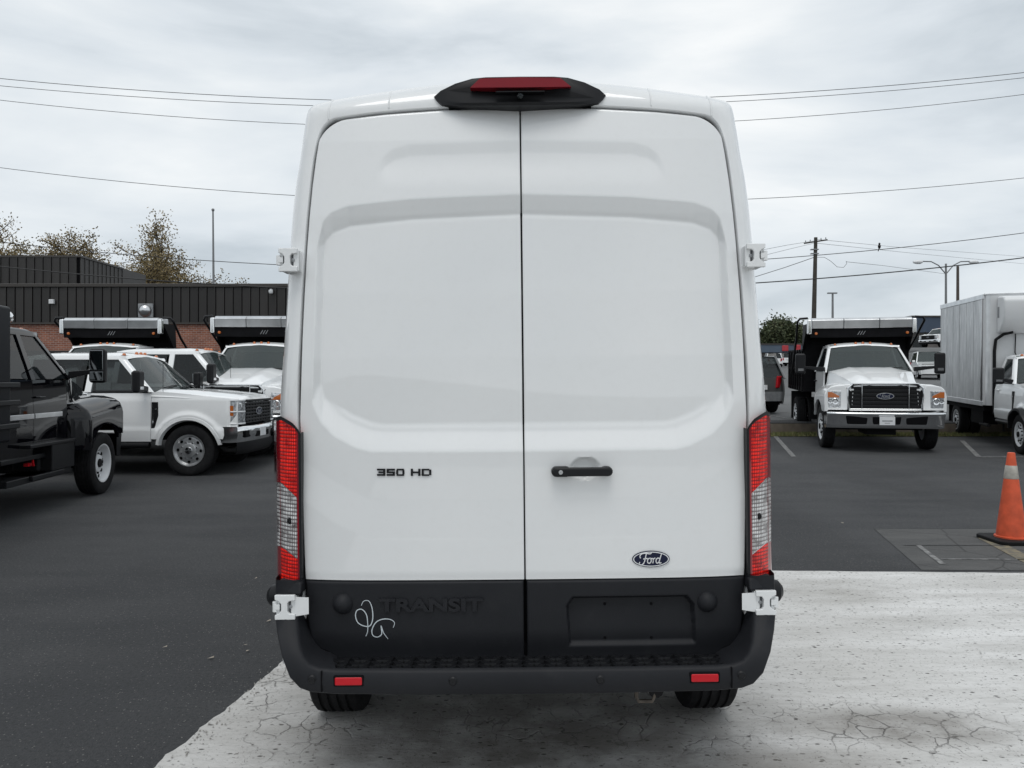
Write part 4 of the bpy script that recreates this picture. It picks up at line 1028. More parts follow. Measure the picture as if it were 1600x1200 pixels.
    rows = [[(x - .06, y, z) for x, y, z in rows[0]]] + rows + [[(x - .06, y, z) for x, y, z in rows[-1]]]
    mb = MB(); mb.rows(rows); mb.add(rows[0], [tuple(range(9))]); mb.add(rows[-1], [tuple(range(9))]); bm_ = part('front_bumper', mb, trim if paint is not BLKPAINT else BLACK, root, angle=50)
    for y0, y1 in ((-.80, -.36), (-.29, .29), (.36, .80)):
        mb = MB(); xx = 1.022 - .10 * (abs((y0 + y1) / 2) / 1.21) ** 3; mb.prism([(y0, .785), (y1, .785), (y1 - .03, .61), (y0 + .03, .61)], 'x', xx - .12, xx - .012); part('bumper_opening', mb, SEAL, bm_, bevel=.02)
    mb = MB(); mb.b2((1.02, -.15, .60), (1.045, .15, .77)); pl = part('number_plate', mb, PLATE, bm_, bevel=.004)
    mb = MB(); mb.b2((1.0455, -.10, .675), (1.0465, .10, .70)); mb.b2((1.0455, -.05, .635), (1.0465, .05, .648)); part('plate_print', mb, GREYMETAL, pl)
    greenhouse(root, paint, -.62, 1.68, 2.33, xr, .955, .76, splits)

def dump_body(root, x0=-2.15, L=2.7, posts=True, zt=2.95):
    x1 = x0 - L; hw = 1.22
    mb = MB(); mb.b2((x1, -hw, 1.16), (x0, hw, 1.28)); body = part('dump_body', mb, SHIELD, root, bevel=.01)
    mb = MB(); mb.b2((x0 - .06, -hw + .02, 1.28), (x0, hw - .02, zt - .2)); part('headboard', mb, SHIELD, body)
    mb = MB(); mb.b2((x1, -hw + .02, 1.28), (x1 + .06, hw - .02, 1.62)); part('tailgate', mb, SHIELD, body)
    for s in (-1, 1):
        mb = MB(); mb.b2((x1 + .06, s * (hw - .06), 1.28), (x0 - .06, s * (hw - .01), 1.52)); part('side_board', mb, SHIELD, body)
        for z in (1.74, 2.21):
            mb = MB(); mb.b2((x1 + .02, s * (hw - .05), z - .025), (x0 - .02, s * (hw + .005), z + .025)); part('side_rail', mb, SHIELD, body, bevel=.008)
        for x in lin(x1 + .1, x0 - .08, 7):
            mb = MB(); mb.b2((x - .025, s * (hw - .02), 1.18), (x + .025, s * (hw + .03), 2.24)); part('side_post', mb, SHIELD, body, bevel=.006)
        mb = MB(); mb.hexa([(x0 - .05, s * (hw - .04), 2.2), (x0 + .02, s * (hw - .04), 2.2), (x0 + .02, s * (hw + .02), 2.2), (x0 - .05, s * (hw + .02), 2.2), (x0 - .05, s * (hw - .06), zt - .1), (x0 + .62, s * (hw - .06), zt - .1), (x0 + .62, s * hw, zt - .1), (x0 - .05, s * hw, zt - .1)]); part('shield_cheek', mb, SHIELD, body)
        # chrome stack end and bent tarp arm
        mb = MB(); mb.b2((x0 + .58, s * (hw - .10), zt - .36), (x0 + .74, s * (hw + .0), zt + .0)); part('shield_end', mb, CHROME, body, bevel=.03)
        mb = MB(); mb.tube([(x0 + .60, s * (hw - .02), zt + .04), (x0 + .60, s * (hw + .16), zt + .03), (x0 + .55, s * (hw + .21), zt - .04), (x0 + .0, s * (hw + .16), zt - .45), (x0 - 1.5, s * (hw + .08), 1.6)], .028, 8); part('tarp_arm', mb, BLACK if s * 1 > 0 else BLACK, body)
        for dx in (.16,):
            mb = MB(); mb.lathe([(.001, x0 + .712), (.03, x0 + .71), (.036, x0 + .69)], 12, 'x', (0, s * (hw - .20), zt - .34)); part('marker_light', mb, AMBER, body)
        for yy in (.78, 1.06):
            wheel(root, (-3.85, s * yy, .48), .48, .25, 'y', s, 'white')
        mb = MB(); mb.b2((-4.48, s * .66, .30), (-4.46, s * 1.2, 1.1)); part('mud_flap', mb, DARK, root)
    # cab shield with silver tarp housing
    mb = MB(); mb.b2((x0 - .05, -hw + .06, zt - .24), (x0 + .70, hw - .06, zt - .20)); mb.b2((x0 + .64, -hw + .08, zt - .44), (x0 + .685, hw - .08, zt - .20)); sh = part('cab_shield', mb, SHIELD, body, bevel=.008)
    for a, b in ((-hw + .10, -.40), (-.392, .40), (.408, hw - .10)):
        mb = MB(); mb.prism([(x0 + .10, zt - .19), (x0 + .72, zt - .22), (x0 + .74, zt - .02), (x0 + .66, zt + .035), (x0 + .12, zt + .03)], 'y', a, b); part('tarp_cover', mb, BRUSH, sh, bevel=.012)
    me = text_mesh('///', .13, .003, 1.6, .1); me.transform(front_frame(x0 + .688, 0, zt - .34)); link('maker_mark', me, GREYMETAL, sh)
    mb = MB(); mb.tube([(-3.85, -.8, .48), (-3.85, .8, .48)], .09, 12); mb.lathe([(.001, -.22), (.17, -.15), (.22, 0), (.17, .15), (.001, .22)], 18, 'y', (-3.85, 0, .48)); part('rear_axle', mb, DARK, root)
    mb = MB(); mb.b2((x0 - .6, -.4, .9), (x1 + .3, .4, 1.16)); part('hoist_frame', mb, SEAL, body)

def super_duty(root, paint, xr=-2.75, splits=((-.62, -1.66), (-1.76, -2.66)), r=.415, wstyle='steel', wide=0.0, bed=True, bumper=CHROME, dz=0.0):
    """pickup cab with flat-topped hood; wide > 0 gives the flared fenders of the heavy chassis"""
    hw = 1.0; zb = 1.36 + dz; zr = 1.98 + dz
    ysk = lambda x, z: (hw - .045 + .045 * math.sin(math.pi * min(1, max(0, (z - .52 - dz) / .95)) ** .75)) * (1 - .05 * float(smooth((x - .35) / .6))) + .016 * float(smooth((.80 + dz - z) / .05)) + (.030 * math.exp(-((math.hypot(x, z - r) - r - .15) / .055) ** 2) if x > -.62 else 0) - .012 * float(smooth((z - 1.22 - dz) / .10))
    ar = archz(0, r, r + .115, .60 + dz)
    for s in (-1, 1):
        low = lambda x: ar(x) if x < .62 else max(ar(x), .80 + dz)
        f = part('fender', skin(-.61, .90, low, lambda x: lerp(zb - .0, 1.245 + dz, float(smooth((x + .5) / 1.4))), lambda x, z: ysk(x, z), s, 64, 26), paint, root, angle=50)
        rr_ = r + .135
        mb = MB(); arc = [(rr_ * math.cos(a), r + rr_ * math.sin(a)) for a in lin(R(10), R(170), 26)]
        mb.rows([[(x, s * (ysk(x, z) - .02), z) for x, z in arc], [(x * .985, s * (ysk(x, z) + .010 + wide), r + (z - r) * .985) for x, z in arc], [(x * .90, s * (ysk(x, z) + .013 + wide), r + (z - r) * .90) for x, z in arc], [(x * .86, s * (ysk(x, z) - .06), r + (z - r) * .86) for x, z in arc]]); part('wheel_arch', mb, BLACK if wide else paint, f, angle=40)
        mb = MB(); mb.prism([(-.60, 1.20 + dz), (-.50, 1.20 + dz), (-.49, .98 + dz), (-.56, .74 + dz), (-.61, .74 + dz)], 'y', s * .93, s * (ysk(-.5, 1.0) + .006)); v = part('fender_vent', mb, BLACK, f, bevel=.006)
        mb = MB(); mb.b2((-.585, s * 1.0, .80 + dz), (-.565, s * (ysk(-.5, 1.0) + .013), 1.16 + dz)); mb.b2((-.56, s * 1.0, 1.08 + dz), (-.52, s * (ysk(-.5, 1.0) + .013), 1.10 + dz)); part('vent_trim', mb, CHROME, v)
        prev = -.617
        for i, (a, b) in enumerate(splits):
            xe = b - .04; d = part('door' if i == 0 else 'rear_door', skin(prev, xe, lambda x: .56 + dz, lambda x: zb + .01, ysk, s, 12, 26), paint, root, angle=50)
            handle(d, xe + .17, ysk(xe, 1.15) - .004, 1.20 + dz, s, paint); prev = xe - .008
            mb = MB(); mb.grid(lambda u, v: (lerp(a if i else -.62, b, u), s * (ysk(-1, zb) + .004), zb - .015 + .03 * v), lin(0, 1, 3), lin(0, 1, 2)); part('window_trim', mb, BLACK, d)
        if xr < prev - .02: part('cab_corner', skin(prev, xr, lambda x: .56 + dz, lambda x: zb + .01, ysk, s, 6, 12), paint, root, angle=50)
        tow_mirror(root, -.72, .95, 1.12, zb + .17, s, .36, .22)
        wheel(root, (0, s * (.86 + wide * .8), r), r, .27, 'y', s, wstyle)
        mb = MB(); mb.tube([(-.65, s * .96, .50 + dz), (xr + .1, s * .96, .50 + dz)], .05, 10); part('running_board', mb, BLACK, root)
        # headlight wrapping the corner
        mb = MB(); P = [(.72, s * .965), (.86, s * .945), (.955, s * .86), (.965, s * .70)]
        mb.rows([[(x, y, .84 + dz) for x, y in P], [(x + .012, y * 1.006, 1.0 + dz) for x, y in P], [(x + .0, y, 1.235 + dz) for x, y in P]]); mb.rows([[(x, y, 1.235 + dz) for x, y in P], [(x - .1, y * .8, 1.24 + dz) for x, y in P]]); h = part('headlight', mb, HLIGHT, root, angle=50)
        mb = MB(); mb.rows([[(.715, s * .972, .98 + dz), (.80, s * .966, .97 + dz)], [(.715, s * .974, 1.14 + dz), (.80, s * .968, 1.14 + dz)]]); part('turn_lamp', mb, AMBER, h)
        mb = MB()
        for z in (.845, 1.04, 1.225):
            mb = MB(); mb.tube([(x + .006, y * 1.008, z + dz) for x, y in P], .014, 6); part('light_bar', mb, PLATE, h)
        for zz in (.94, 1.135):
            mb = MB(); mb.lathe([(.001, .955), (.045, .972), (.055, .978), (.065, .968)], 16, 'x', (0, s * .78, zz + dz)); part('lamp_bowl', mb, GREYMETAL, h)
    # hood
    rows = []
    for x in lin(-.62, .90, 14):
        w = lerp(.93, .86, float(smooth((x + .1) / 1))); zc = lerp(zb + .035, 1.275 + dz, max(0, (x + .62) / 1.52) ** 1.7); ze = lerp(zb - .02, 1.235 + dz, max(0, (x + .62) / 1.52) ** 1.5)
        rows.append([(x, -w - .05, ze - .05)] + [(x, u * w, lerp(zc, ze, abs(u) ** 4) + .025 * math.exp(-((abs(u) - .6) / .12) ** 2)) for u in lin(-1, 1, 17)] + [(x, w + .05, ze - .05)])
    rows.append([(.955, y * .97, z - .025) for x, y, z in rows[-1]]); rows.append([(.965, y * .97, z - .06) for x, y, z in rows[-1]])
    mb = MB(); mb.rows(rows); part('hood', mb, paint, root, angle=60)
    mb = MB(); mb.prism([(-.72, .84 + dz), (.72, .84 + dz), (.70, 1.225 + dz), (-.70, 1.225 + dz)], 'x', .80, .955); gr = part('grille', mb, GRATE, root, bevel=.015)
    for z in lin(.90, 1.17, 6):
        mb = MB(); mb.b2((.95, -.68, z - .014 + dz), (.985, .68, z + .014 + dz)); part('slat', mb, BLACK, gr, bevel=.006)
    for y in lin(-.6, .6, 9):
        mb = MB(); mb.b2((.95, y - .006, .86 + dz), (.972, y + .006, 1.21 + dz)); part('grille_bar', mb, BLACK, gr)
    mb = MB(); mb.b2((.95, -.70, 1.195 + dz), (.99, .70, 1.235 + dz)); part('grille_surround', mb, BLACK, gr, bevel=.01)
    badge(gr, front_frame(.988, 0, 1.03 + dz), .165, .066)
    # bumper
    rows = []
    for y in lin(-1.0, 1.0, 21):
        c = abs(y); x = 1.09 - .16 * c ** 3
        rows.append([(x - .30, y, .80 + dz), (x - .03, y, .80 + dz), (x, y, .775 + dz), (x + .004, y, .66 + dz), (x - .02, y, .60 + dz), (x - .03, y, .545 + dz), (x - .25, y, .54 + dz)])
    rows = [[(x - .35, y * 1.0, z) for x, y, z in rows[0]]] + rows + [[(x - .35, y, z) for x, y, z in rows[-1]]]
    mb = MB(); mb.rows(rows); bm_ = part('front_bumper', mb, bumper, root, angle=50)
    rows = [[(x - .035, y * .98, .545 + dz), (x - .03, y * .98, .42 + dz), (x - .10, y * .95, .34 + dz), (x - .3, y * .93, .34 + dz)] for x, y in [(1.09 - .16 * abs(y) ** 3, y) for y in lin(-1, 1, 15)]]
    mb = MB(); mb.rows(rows); part('air_dam', mb, BLACK, bm_, angle=50)
    for s in (-1, 1):
        mb = MB(); xx = 1.09 - .16 * .72 ** 3; mb.prism([(s * .52, .73 + dz), (s * .84, .73 + dz), (s * .82, .61 + dz), (s * .54, .61 + dz)], 'x', xx - .2, xx + .022); part('fog_lamp', mb, SEAL, bm_, bevel=.02)
    mb = MB(); mb.b2((1.05, -.34, .60 + dz), (1.096, .34, .70 + dz)); part('bumper_opening', mb, SEAL, bm_, bevel=.015)
    mb = MB(); mb.b2((1.09, -.15, .60 + dz), (1.108, .15, .75 + dz)); part('number_plate', mb, PLATE, bm_, bevel=.004)
    mb = MB(); mb.b2((-.52, -.62, .45), (.80, .62, 1.15 + dz)); mb.b2((xr, -.90, .60 + dz), (-.62, .90, 1.1 + dz)); mb.b2((-5.4, -.45, .55), (.6, .45, .75)); part('chassis', mb, SEAL, root)
    mb = MB(); mb.tube([(-.50, .0 - .80, zb), (-.50, -.80, zb + .48)], .004, 5); part('antenna', mb, BLACK, root)
    greenhouse(root, paint, -.60, zb + .0, zr, xr, .955, .74, splits, .58)
    for o in [c for c in root.children_recursive if c.type == 'MESH' and 'wheel' != c.name[:5] and c.name[:3] != 'rim']:      # short nose
        for v in o.data.vertices:
            if v.co.x > .6: v.co.x = .6 + (v.co.x - .6) * .62
    if bed:
        x0, x1 = xr - .03, xr - 2.1; mid = -3.95
        ar2 = archz(mid, r, r + .12, .58 + dz)
        for s in (-1, 1):
            part('bed_side', skin(x0, x1, lambda x: ar2(x), lambda x: zb + .02, ysk, s, 40, 10, .06), paint, root, angle=50)
            wheel(root, (mid, s * .86, r), r, .27, 'y', s, wstyle)
        mb = MB(); mb.b2((x1, -.95, .60 + dz), (x1 + .05, .95, zb + .02)); part('tailgate', mb, paint, root, bevel=.02)
        mb = MB(); mb.b2((x1, -.9, .72), (x0, .9, .80)); part('bed_floor', mb, BLACK, root)

G_DUMP = 'white dump trucks with black bodies'
A0 = 102.5
def ground_at(x, y): return gz(x, y)
# right: dump truck facing us
hd = Vector((-.225, -1, 0)).normalized(); bx_, by_ = PX(1386, 0, 16.1).x, 16.1
ax = Vector((bx_, by_, 0)) - hd * 1.03
slope = math.atan(.035)
t = thing('dump_truck', 'white dump truck facing the camera with chrome bumper, beside the box truck', 'dump truck', (ax.x, ax.y, gz(ax.x, ax.y)), math.atan2(hd.y, hd.x), G_DUMP)
t.rotation_euler = (0, R(1.6), math.atan2(hd.y, hd.x))
medium_truck(t, TWHITE); dump_body(t)
# left pair, rows behind the pickups
for i, (px, Y, lab) in enumerate(((170, 17.0, 'white dump truck by the brick wall, left one of the two behind the pickups'), (410, 16.2, 'white dump truck behind the pickups, partly hidden by the van'))):
    x = (px - 800) / F * (Y + 1.3)
    t = thing('dump_truck', lab, 'dump truck', (x, Y, gz(x, Y)), R(-90), G_DUMP); t.rotation_euler = (0, R(1.2), R(-90))
    medium_truck(t, TWHITE); dump_body(t)
# pickups
G_PU = 'white pickups parked side on'
t = thing('pickup_truck', 'white pickup parked side on, nearest to the camera, chrome bumper', 'pickup truck', (-5.50, 14.05, gz(0, 13.4) - .01), 0, G_PU); super_duty(t, TWHITE); t.scale = (1.04, 1.0, 1.05)
t = thing('pickup_truck', 'white pickup parked side on behind the nearest white pickup', 'pickup truck', (-5.25, 16.25 + .3, gz(0, 16.4)), 0, G_PU); super_duty(t, TWHITE); t.scale = (1.04, 1.0, 1.09)
# black chassis truck heading away on the left
yaw = R(97)
fwd = Vector((math.cos(yaw), math.sin(yaw), 0)); lat = Vector((math.sin(yaw), -math.cos(yaw), 0))      # lat = its right side
wc = Vector((-6.03, 11.36, 0)) - lat * 1.16
t = thing('chassis_truck', 'black truck with white wheels and black body at the left edge', 'truck', (wc.x, wc.y, .0), yaw)
medium_truck(t, BLKPAINT, xr=-2.62, splits=((-.62, -1.72), (-1.82, -2.54)), r=.455, wstyle='dish', my=1.22)
for o in [c for c in t.children_recursive if c.type == 'MESH' and 'wheel' != c.name[:5] and c.name[:3] != 'rim']:      # short overhang
    for v in o.data.vertices:
        if v.co.x > .40: v.co.x = .40 + (v.co.x - .40) * .55
mb = MB(); mb.b2((-6.0, -1.22, .98), (-2.74, 1.22, 2.50)); body = part('box_body', mb, mat('body_navy_black', (.006, .007, .010), .35, spec=.12), t, bevel=.03)
for z in (1.62, 1.42, 1.16):
    mb = MB(); mb.b2((-5.9, -1.27, z - .03), (-2.64, -1.222, z + .03)); part('body_rail', mb, BLACK, body, bevel=.01)
for s in (-1, 1):
    mb = MB(); mb.b2((-2.0, s * .70, .44), (-1.15, s * 1.10, .50)); part('side_step', mb, BLACK, t, bevel=.01)
    mb = MB(); mb.b2((-1.45, s * .70, .50), (-.80, s * 1.08, .86)); part('tool_box', mb, BLACK, t, bevel=.012)
    mb = MB(); mb.b2((-2.05, s * .74, .84), (-.80, s * 1.10, .885)); part('upper_step', mb, BLACK, t, bevel=.01)
    wheel(t, (-4.4, s * 1.05, .455), .455, .25, 'y', s, 'dish')
mb = MB(); mb.lathe([(.001, .10), (.05, .085), (.085, .03), (.09, -.04), (.07, -.09)], 20, 'x', (-1.62, -.60, 2.47)); mb.tube([(-1.68, -.6, 2.46), (-1.9, -.6, 2.46)], .04, 8); part('air_horn', mb, CHROME, t)
mb = MB(); mb.tube([(-1.1, -.30, 2.37), (-1.1, -.30, 2.52), (-1.15, -.30, 2.55), (-1.5, -.30, 2.55), (-1.55, -.3, 2.5), (-1.55, -.3, 2.37)], .02, 8); part('roof_rail', mb, CHROME, t)
mb = MB(); mb.b2((-1.80, -.95, .60), (-1.70, -.90, .64)); mb.tube([(-1.72, -.98, .60), (-1.76, -.98, .72)], .014, 6); part('drain_valve', mb, REDL, t)

# ------------------------------------------------------------------ refrigerated box truck at the right edge
hd = Vector((-.27, -1, 0)).normalized(); yaw = math.atan2(hd.y, hd.x); lat = Vector((hd.y, -hd.x, 0))     # lat = vehicle right side = image left
FC = Vector((11.02, 18.0, 0))                      # front corner of the box, image left
org = FC - lat * 1.17 + hd * 1.95
t = thing('box_truck', 'white cab truck with silver refrigerated box at the right edge', 'box truck', (org.x, org.y, gz(org.x, org.y)), yaw)
t.rotation_euler = (0, R(1.4), yaw)
super_duty(t, TWHITE, xr=-1.72, splits=((-.62, -1.64),), r=.42, wstyle='white', wide=.10, bed=False, dz=.10)
z0, z1, x0, x1 = .92, 3.50, -1.95, -5.55
mb = MB(); mb.b2((x1 + .01, -1.16, z0 + .01), (x0 - .01, 1.16, z1 - .01)); box = part('cargo_box', mb, mat('box_inside_grey', (.5, .51, .52), .5), t)
nP = 6
for s in (-1, 1):
    for k in range(nP):
        a = lerp(x0 - .14, x1 + .06, k / nP); b = lerp(x0 - .14, x1 + .06, (k + 1) / nP)
        mb = MB(); mb.b2((b + .004, s * 1.155, z0 + .10), (a - .004, s * 1.170, z1 - .10)); part('side_panel', mb, ALUM, box, bevel=.003)
        mb = MB(); mb.b2((b - .016, s * 1.160, z0 + .10), (b + .016, s * 1.1755, z1 - .10)); part('seam_strip', mb, ALUM, box)
    mb = MB(); mb.b2((x1, s * 1.15, z1 - .10), (x0, s * 1.182, z1 + .02)); part('roof_rail', mb, BRUSH, box, bevel=.01)
    mb = MB(); mb.b2((x1, s * 1.15, z0 - .02), (x0, s * 1.182, z0 + .10)); part('lower_rail', mb, BRUSH, box, bevel=.01)
    mb = MB(); mb.rows([[(x0 + .03 * 0 + .16 * math.sin(w) - .14, s * (1.02 + .16 * math.cos(w)), z) for w in lin(0, math.pi / 2, 8)] for z in (z0, z1)]); part('corner_post', mb, BRUSH, box)
    for yy in (.72, .98): wheel(t, (-4.35, s * yy, .42), .42, .23, 'y', s, 'white')
    mb = MB(); mb.b2((-4.95, s * .66, .25), (-4.93, s * 1.1, .9)); part('mud_flap', mb, DARK, t)
mb = MB(); mb.b2((x0 + .0, -1.03, z0), (x0 + .022, 1.03, z1)); part('front_panel', mb, mat('box_front_white', (.62, .63, .635), .5, var=.08, vscale=2), box, bevel=.004)
mb = MB(); mb.b2((x0 - .02, -1.16, z1 - .01), (x0 + .03, 1.16, z1 + .03)); part('front_rail', mb, BRUSH, box, bevel=.008)
# cooling unit
P = [(x0 + .03, z1 - .92), (x0 + .20, z1 - .88), (x0 + .42, z1 - .70), (x0 + .52, z1 - .55), (x0 + .53, z1 - .16), (x0 + .44, z1 - .07), (x0 + .03, z1 - .05)]
mb = MB(); mb.prism(P, 'y', -.90, .90); cu = part('cooling_unit', mb, mat('unit_white', (.70, .71, .715), .35), box, bevel=.05, seg=3)
mb = MB(); mb.b2((x0 + .5, -.45, z1 - .36), (x0 + .545, .45, z1 - .16)); part('intake_grille', mb, SEAL, cu, bevel=.04)
mb = MB(); mb.b2((x0 + .1, -.907, z1 - .55), (x0 + .2, -.899, z1 - .30)); part('vent', mb, GREYMETAL, cu)
mb = MB(); mb.tube([(x0 + .2, -.62, z1 - .88), (x0 + .16, -.80, z1 - .93), (x0 + .08, -.93, z1 - 1.05), (x0 + .06, -.95, z1 - 1.3), (x0 + .06, -.95, z0 - .2)], .035, 8); part('hose', mb, DARK, box)
mb = MB(); mb.tube([(x0 + .06, -.52, z1 - .92), (x0 + .06, -.53, z1 - 1.35), (x0 + .06, -.50, z1 - 1.42)], .012, 6); part('cable', mb, DARK, box)
mb = MB(); mb.b2((x1, -1.1, .78), (x0 - .1, 1.1, .90)); mb.b2((-3.2, -1.05, .45), (-2.3, -.75, .80)); part('under_frame', mb, SEAL, t)
mb = MB(); mb.tube([(-2.0, -1.02, .45), (-2.6, -1.02, .45)], .04, 8); part('fuel_tank', mb, DARK, t)

# ------------------------------------------------------------------ passenger cars (local +X forward, centred)
def car(root, paint, L=4.6, H=1.66, W=1.82, suv=True, r=.34):
    h = L / 2; wb = L * .29; zb = H * .60
    ys = lambda x, z: W / 2 * (1 - .10 * (abs(x) / h) ** 4) - .05 + .05 * math.sin(math.pi * min(1, max(0, (z - .25) / (zb - .2))))
    af, ab = archz(wb, r, r + .06, .28), archz(-wb, r, r + .06, .28)
    for s in (-1, 1):
        part('body_side', skin(-h, h, lambda x: max(af(x), ab(x), .28), lambda x: zb + .02 - .22 * float(smooth((x - h * .25) / (h * .7))), ys, s, 70, 9, .05), paint, root, angle=50)
        for x in (wb, -wb): wheel(root, (x, s * (W / 2 - .13), r), r, .21, 'y', s, 'alloy')
    def plate(x0, x1, z0, z1, m, name, n=9):
        mb = MB(); mb.grid(lambda u, v: (lerp(x0, x1, v) - .12 * abs(u) ** 3 * (1 if x0 > 0 else -1), u * ys(lerp(x0, x1, v), lerp(z0, z1, v)), lerp(z0, z1, v)), lin(-1, 1, n), lin(0, 1, 4)); return part(name, mb, m, root)
    plate(-h + .0, -h + .0, .62, zb + .02, paint, 'tailgate'); plate(-h - .06, -h - .06, .36, .64, paint if not suv else GREYMETAL, 'rear_bumper'); plate(h, h, .30, zb - .2, paint, 'nose')
    plate(h, h * .30, zb - .2, zb + .03, paint, 'hood')
    hb, hr = W / 2 - .09, W / 2 - .26; xa, xt, xb, xrr = h * .32, h * .05, -h + (.02 if suv else .45), -h + (.35 if suv else .75)
    mb = MB(); mb.grid(lambda u, v: (lerp(xt, xrr, v), u * hr, H - .05 * abs(u) ** 3 - .02 * abs(2 * v - 1) ** 3), lin(-1, 1, 9), lin(0, 1, 6)); part('roof', mb, paint, root)
    mb = MB(); mb.grid(lambda u, v: (lerp(xa, xt, v) - .1 * u * u, u * lerp(hb, hr, v), lerp(zb, H - .03, v)), lin(-1, 1, 9), lin(0, 1, 3)); part('windscreen', mb, WGLASS, root)
    mb = MB(); mb.grid(lambda u, v: (lerp(xb, xrr, v) + .06 * u * u, u * lerp(hb, hr, v), lerp(zb, H - .03, v)), lin(-1, 1, 9), lin(0, 1, 3)); part('rear_window', mb, GLASS, root)
    for s in (-1, 1):
        mb = MB(); mb.grid(lambda u, v: (lerp(lerp(xa, xt, v), lerp(xb, xrr, v), u), s * (lerp(hb, hr, v) + .004), lerp(zb, H - .06, v)), lin(0, 1, 8), lin(0, 1, 3)); part('side_window', mb, GLASS, root)
        for (pa, pb) in ((xa, xt), (xb, xrr)):
            mb = MB(); mb.tube([(pa, s * (hb + .01), zb), (pb, s * (hr + .012), H - .035)], .035, 6); part('pillar', mb, paint, root)
        mb = MB(); mb.tube([(xt, s * (hr + .01), H - .035), (xrr, s * (hr + .01), H - .035)], .03, 6); part('roof_rail', mb, paint, root)
        mb = MB(); zt = zb + (.02 if suv else -.05); mb.hexa([(-h - .035, s * (W / 2 - .34), zt - .30), (-h + .22, s * (W / 2 - .06), zt - .30), (-h + .22, s * (W / 2 - .2), zt - .30), (-h + .05, s * (W / 2 - .36), zt - .30), (-h - .03, s * (W / 2 - .30), zt + .05), (-h + .18, s * (W / 2 - .05), zt + .05), (-h + .2, s * (W / 2 - .2), zt + .05), (-h + .05, s * (W / 2 - .32), zt + .05)]); part('tail_light', mb, REDL, root, bevel=.02)
        mb = MB(); mb.b2((h - .16, s * (W / 2 - .42), zb - .36), (h + .015, s * (W / 2 - .16), zb - .22)); part('headlight', mb, HLIGHT, root, bevel=.03)
        mb = MB(); mb.b2((xa - .25, s * (W / 2 - .02), zb), (xa - .12, s * (W / 2 + .16), zb + .14)); part('mirror', mb, paint, root, bevel=.03)
    mb = MB(); mb.b2((-h + .1, -W / 2 + .2, .25), (h - .1, W / 2 - .2, zb - .15)); part('floor_pan', mb, SEAL, root)
    mb = MB(); mb.b2((-h - .075, -.28, .70), (-h - .01, .28, .84)); part('number_plate', mb, PLATE, root)
SUVP = mat('suv_grey', (.13, .135, .135), .3, .3, coat=1)
x, y = 7.15, 24.9
t = thing('suv', 'grey SUV seen from behind on the upper lot beside the van', 'SUV', (x, y, gz(x, y - 1)), R(92)); car(t, SUVP, 4.5, 1.72, 1.84, True, .35)
for (px, Y, dirr, lab) in ((1223, 96, 88, 'white car seen from behind on the far upper lot'), (1240, 104, 93, 'white car half hidden by the dump body on the far lot'), (1206, 88, 80, 'white car on the far lot, just clear of the van')):
    x = (px - 800) * Y / F; t = thing('parked_car', lab, 'car', (x, Y, gz(x, Y)), R(dirr), 'cars on the far lot'); car(t, TWHITE, 4.6, 1.55, 1.84, False)
Y = 52; x = (1452 - 800) * Y / F; t = thing('parked_car', 'white car between the dump truck and the silver box', 'car', (x, Y, gz(x, Y)), R(-110), 'cars on the far lot'); car(t, TWHITE, 4.7, 1.85, 1.9, True)
Y = 78; x = (1462 - 800) * Y / F; t = thing('pickup_truck', 'small distant white pickup on the rise above the parked cars', 'pickup truck', (x - .3, Y, gz(x, Y)), R(-150)); super_duty(t, TWHITE)
# ------------------------------------------------------------------ background: buildings
def clad_metal(name, a, b):
    s = NT(name); o = s.n('ShaderNodeObjectInfo').outputs['Random']; n = s.noise(1.2, 5, .6, s.map((2, 2, .3))); c = s.mix(o, a, b); c = s.mix(s.math('MULTIPLY', s.g(n, .5, .75), .3), c, (.07, .066, .062))
    s.b.inputs['Metallic'].default_value = .2; return s.out(c, .45)
FASC = clad_metal('bronze_cladding', (.022, .020, .019), (.036, .033, .031))
FASC2 = mat('bronze_cladding_side', (.045, .042, .040), .5, .2, var=.15, vscale=1.5)
TRIM = mat('bronze_trim', (.055, .049, .044), .45, .2)
BY = 31.0
bt = thing('brick_building', 'low brick building with dark brown metal fascia behind the trucks', 'building', (-14, BY, 0))
def bl(px, py, Y=BY): p = PX(px, py, Y); return Vector((p.x + 14, p.y - BY, p.z))
xl, xrg = bl(-110, 0).x, bl(640, 0).x; zf1, zf0 = bl(0, 449).z, bl(0, 504).z
mb = MB(); mb.b2((xl, .0, -.5), (xrg, 9, zf0 + .02)); part('wall', mb, BRICK, bt)
mb = MB(); mb.b2((xl, -.02, zf0 + .02), (xrg, 9, zf1 - .02)); part('fascia_backing', mb, SEAL, bt)
w = bl(13.6, 0).x - bl(0, 0).x; x = xl
mb = MB(); mb.b2((0, -.06, zf0), (w - .025, -.022, zf1)); mb.b2((w - .065, -.095, zf0), (w - .025, -.06, zf1)); panel = mesh_of(mb, 'panel', False); panel.materials.append(FASC)
while x < xrg - w:
    link('panel', panel, None, bt, (x, 0, 0)); x += w
mb = MB(); mb.b2((xl, -.14, zf1), (xrg, 9, zf1 + .14)); part('roof_edge', mb, TRIM, bt, bevel=.02)
mb = MB(); mb.b2((xl, -.10, zf0 - .07), (xrg, -.003, zf0 - .002)); part('fascia_trim', mb, TRIM, bt)
zb0 = bl(0, 548).z
mb = MB(); mb.b2((xl, -.06, -.5), (xrg, -.003, zb0)); part('wall_base', mb, mat('dark_base', (.022, .022, .023), .8), bt)
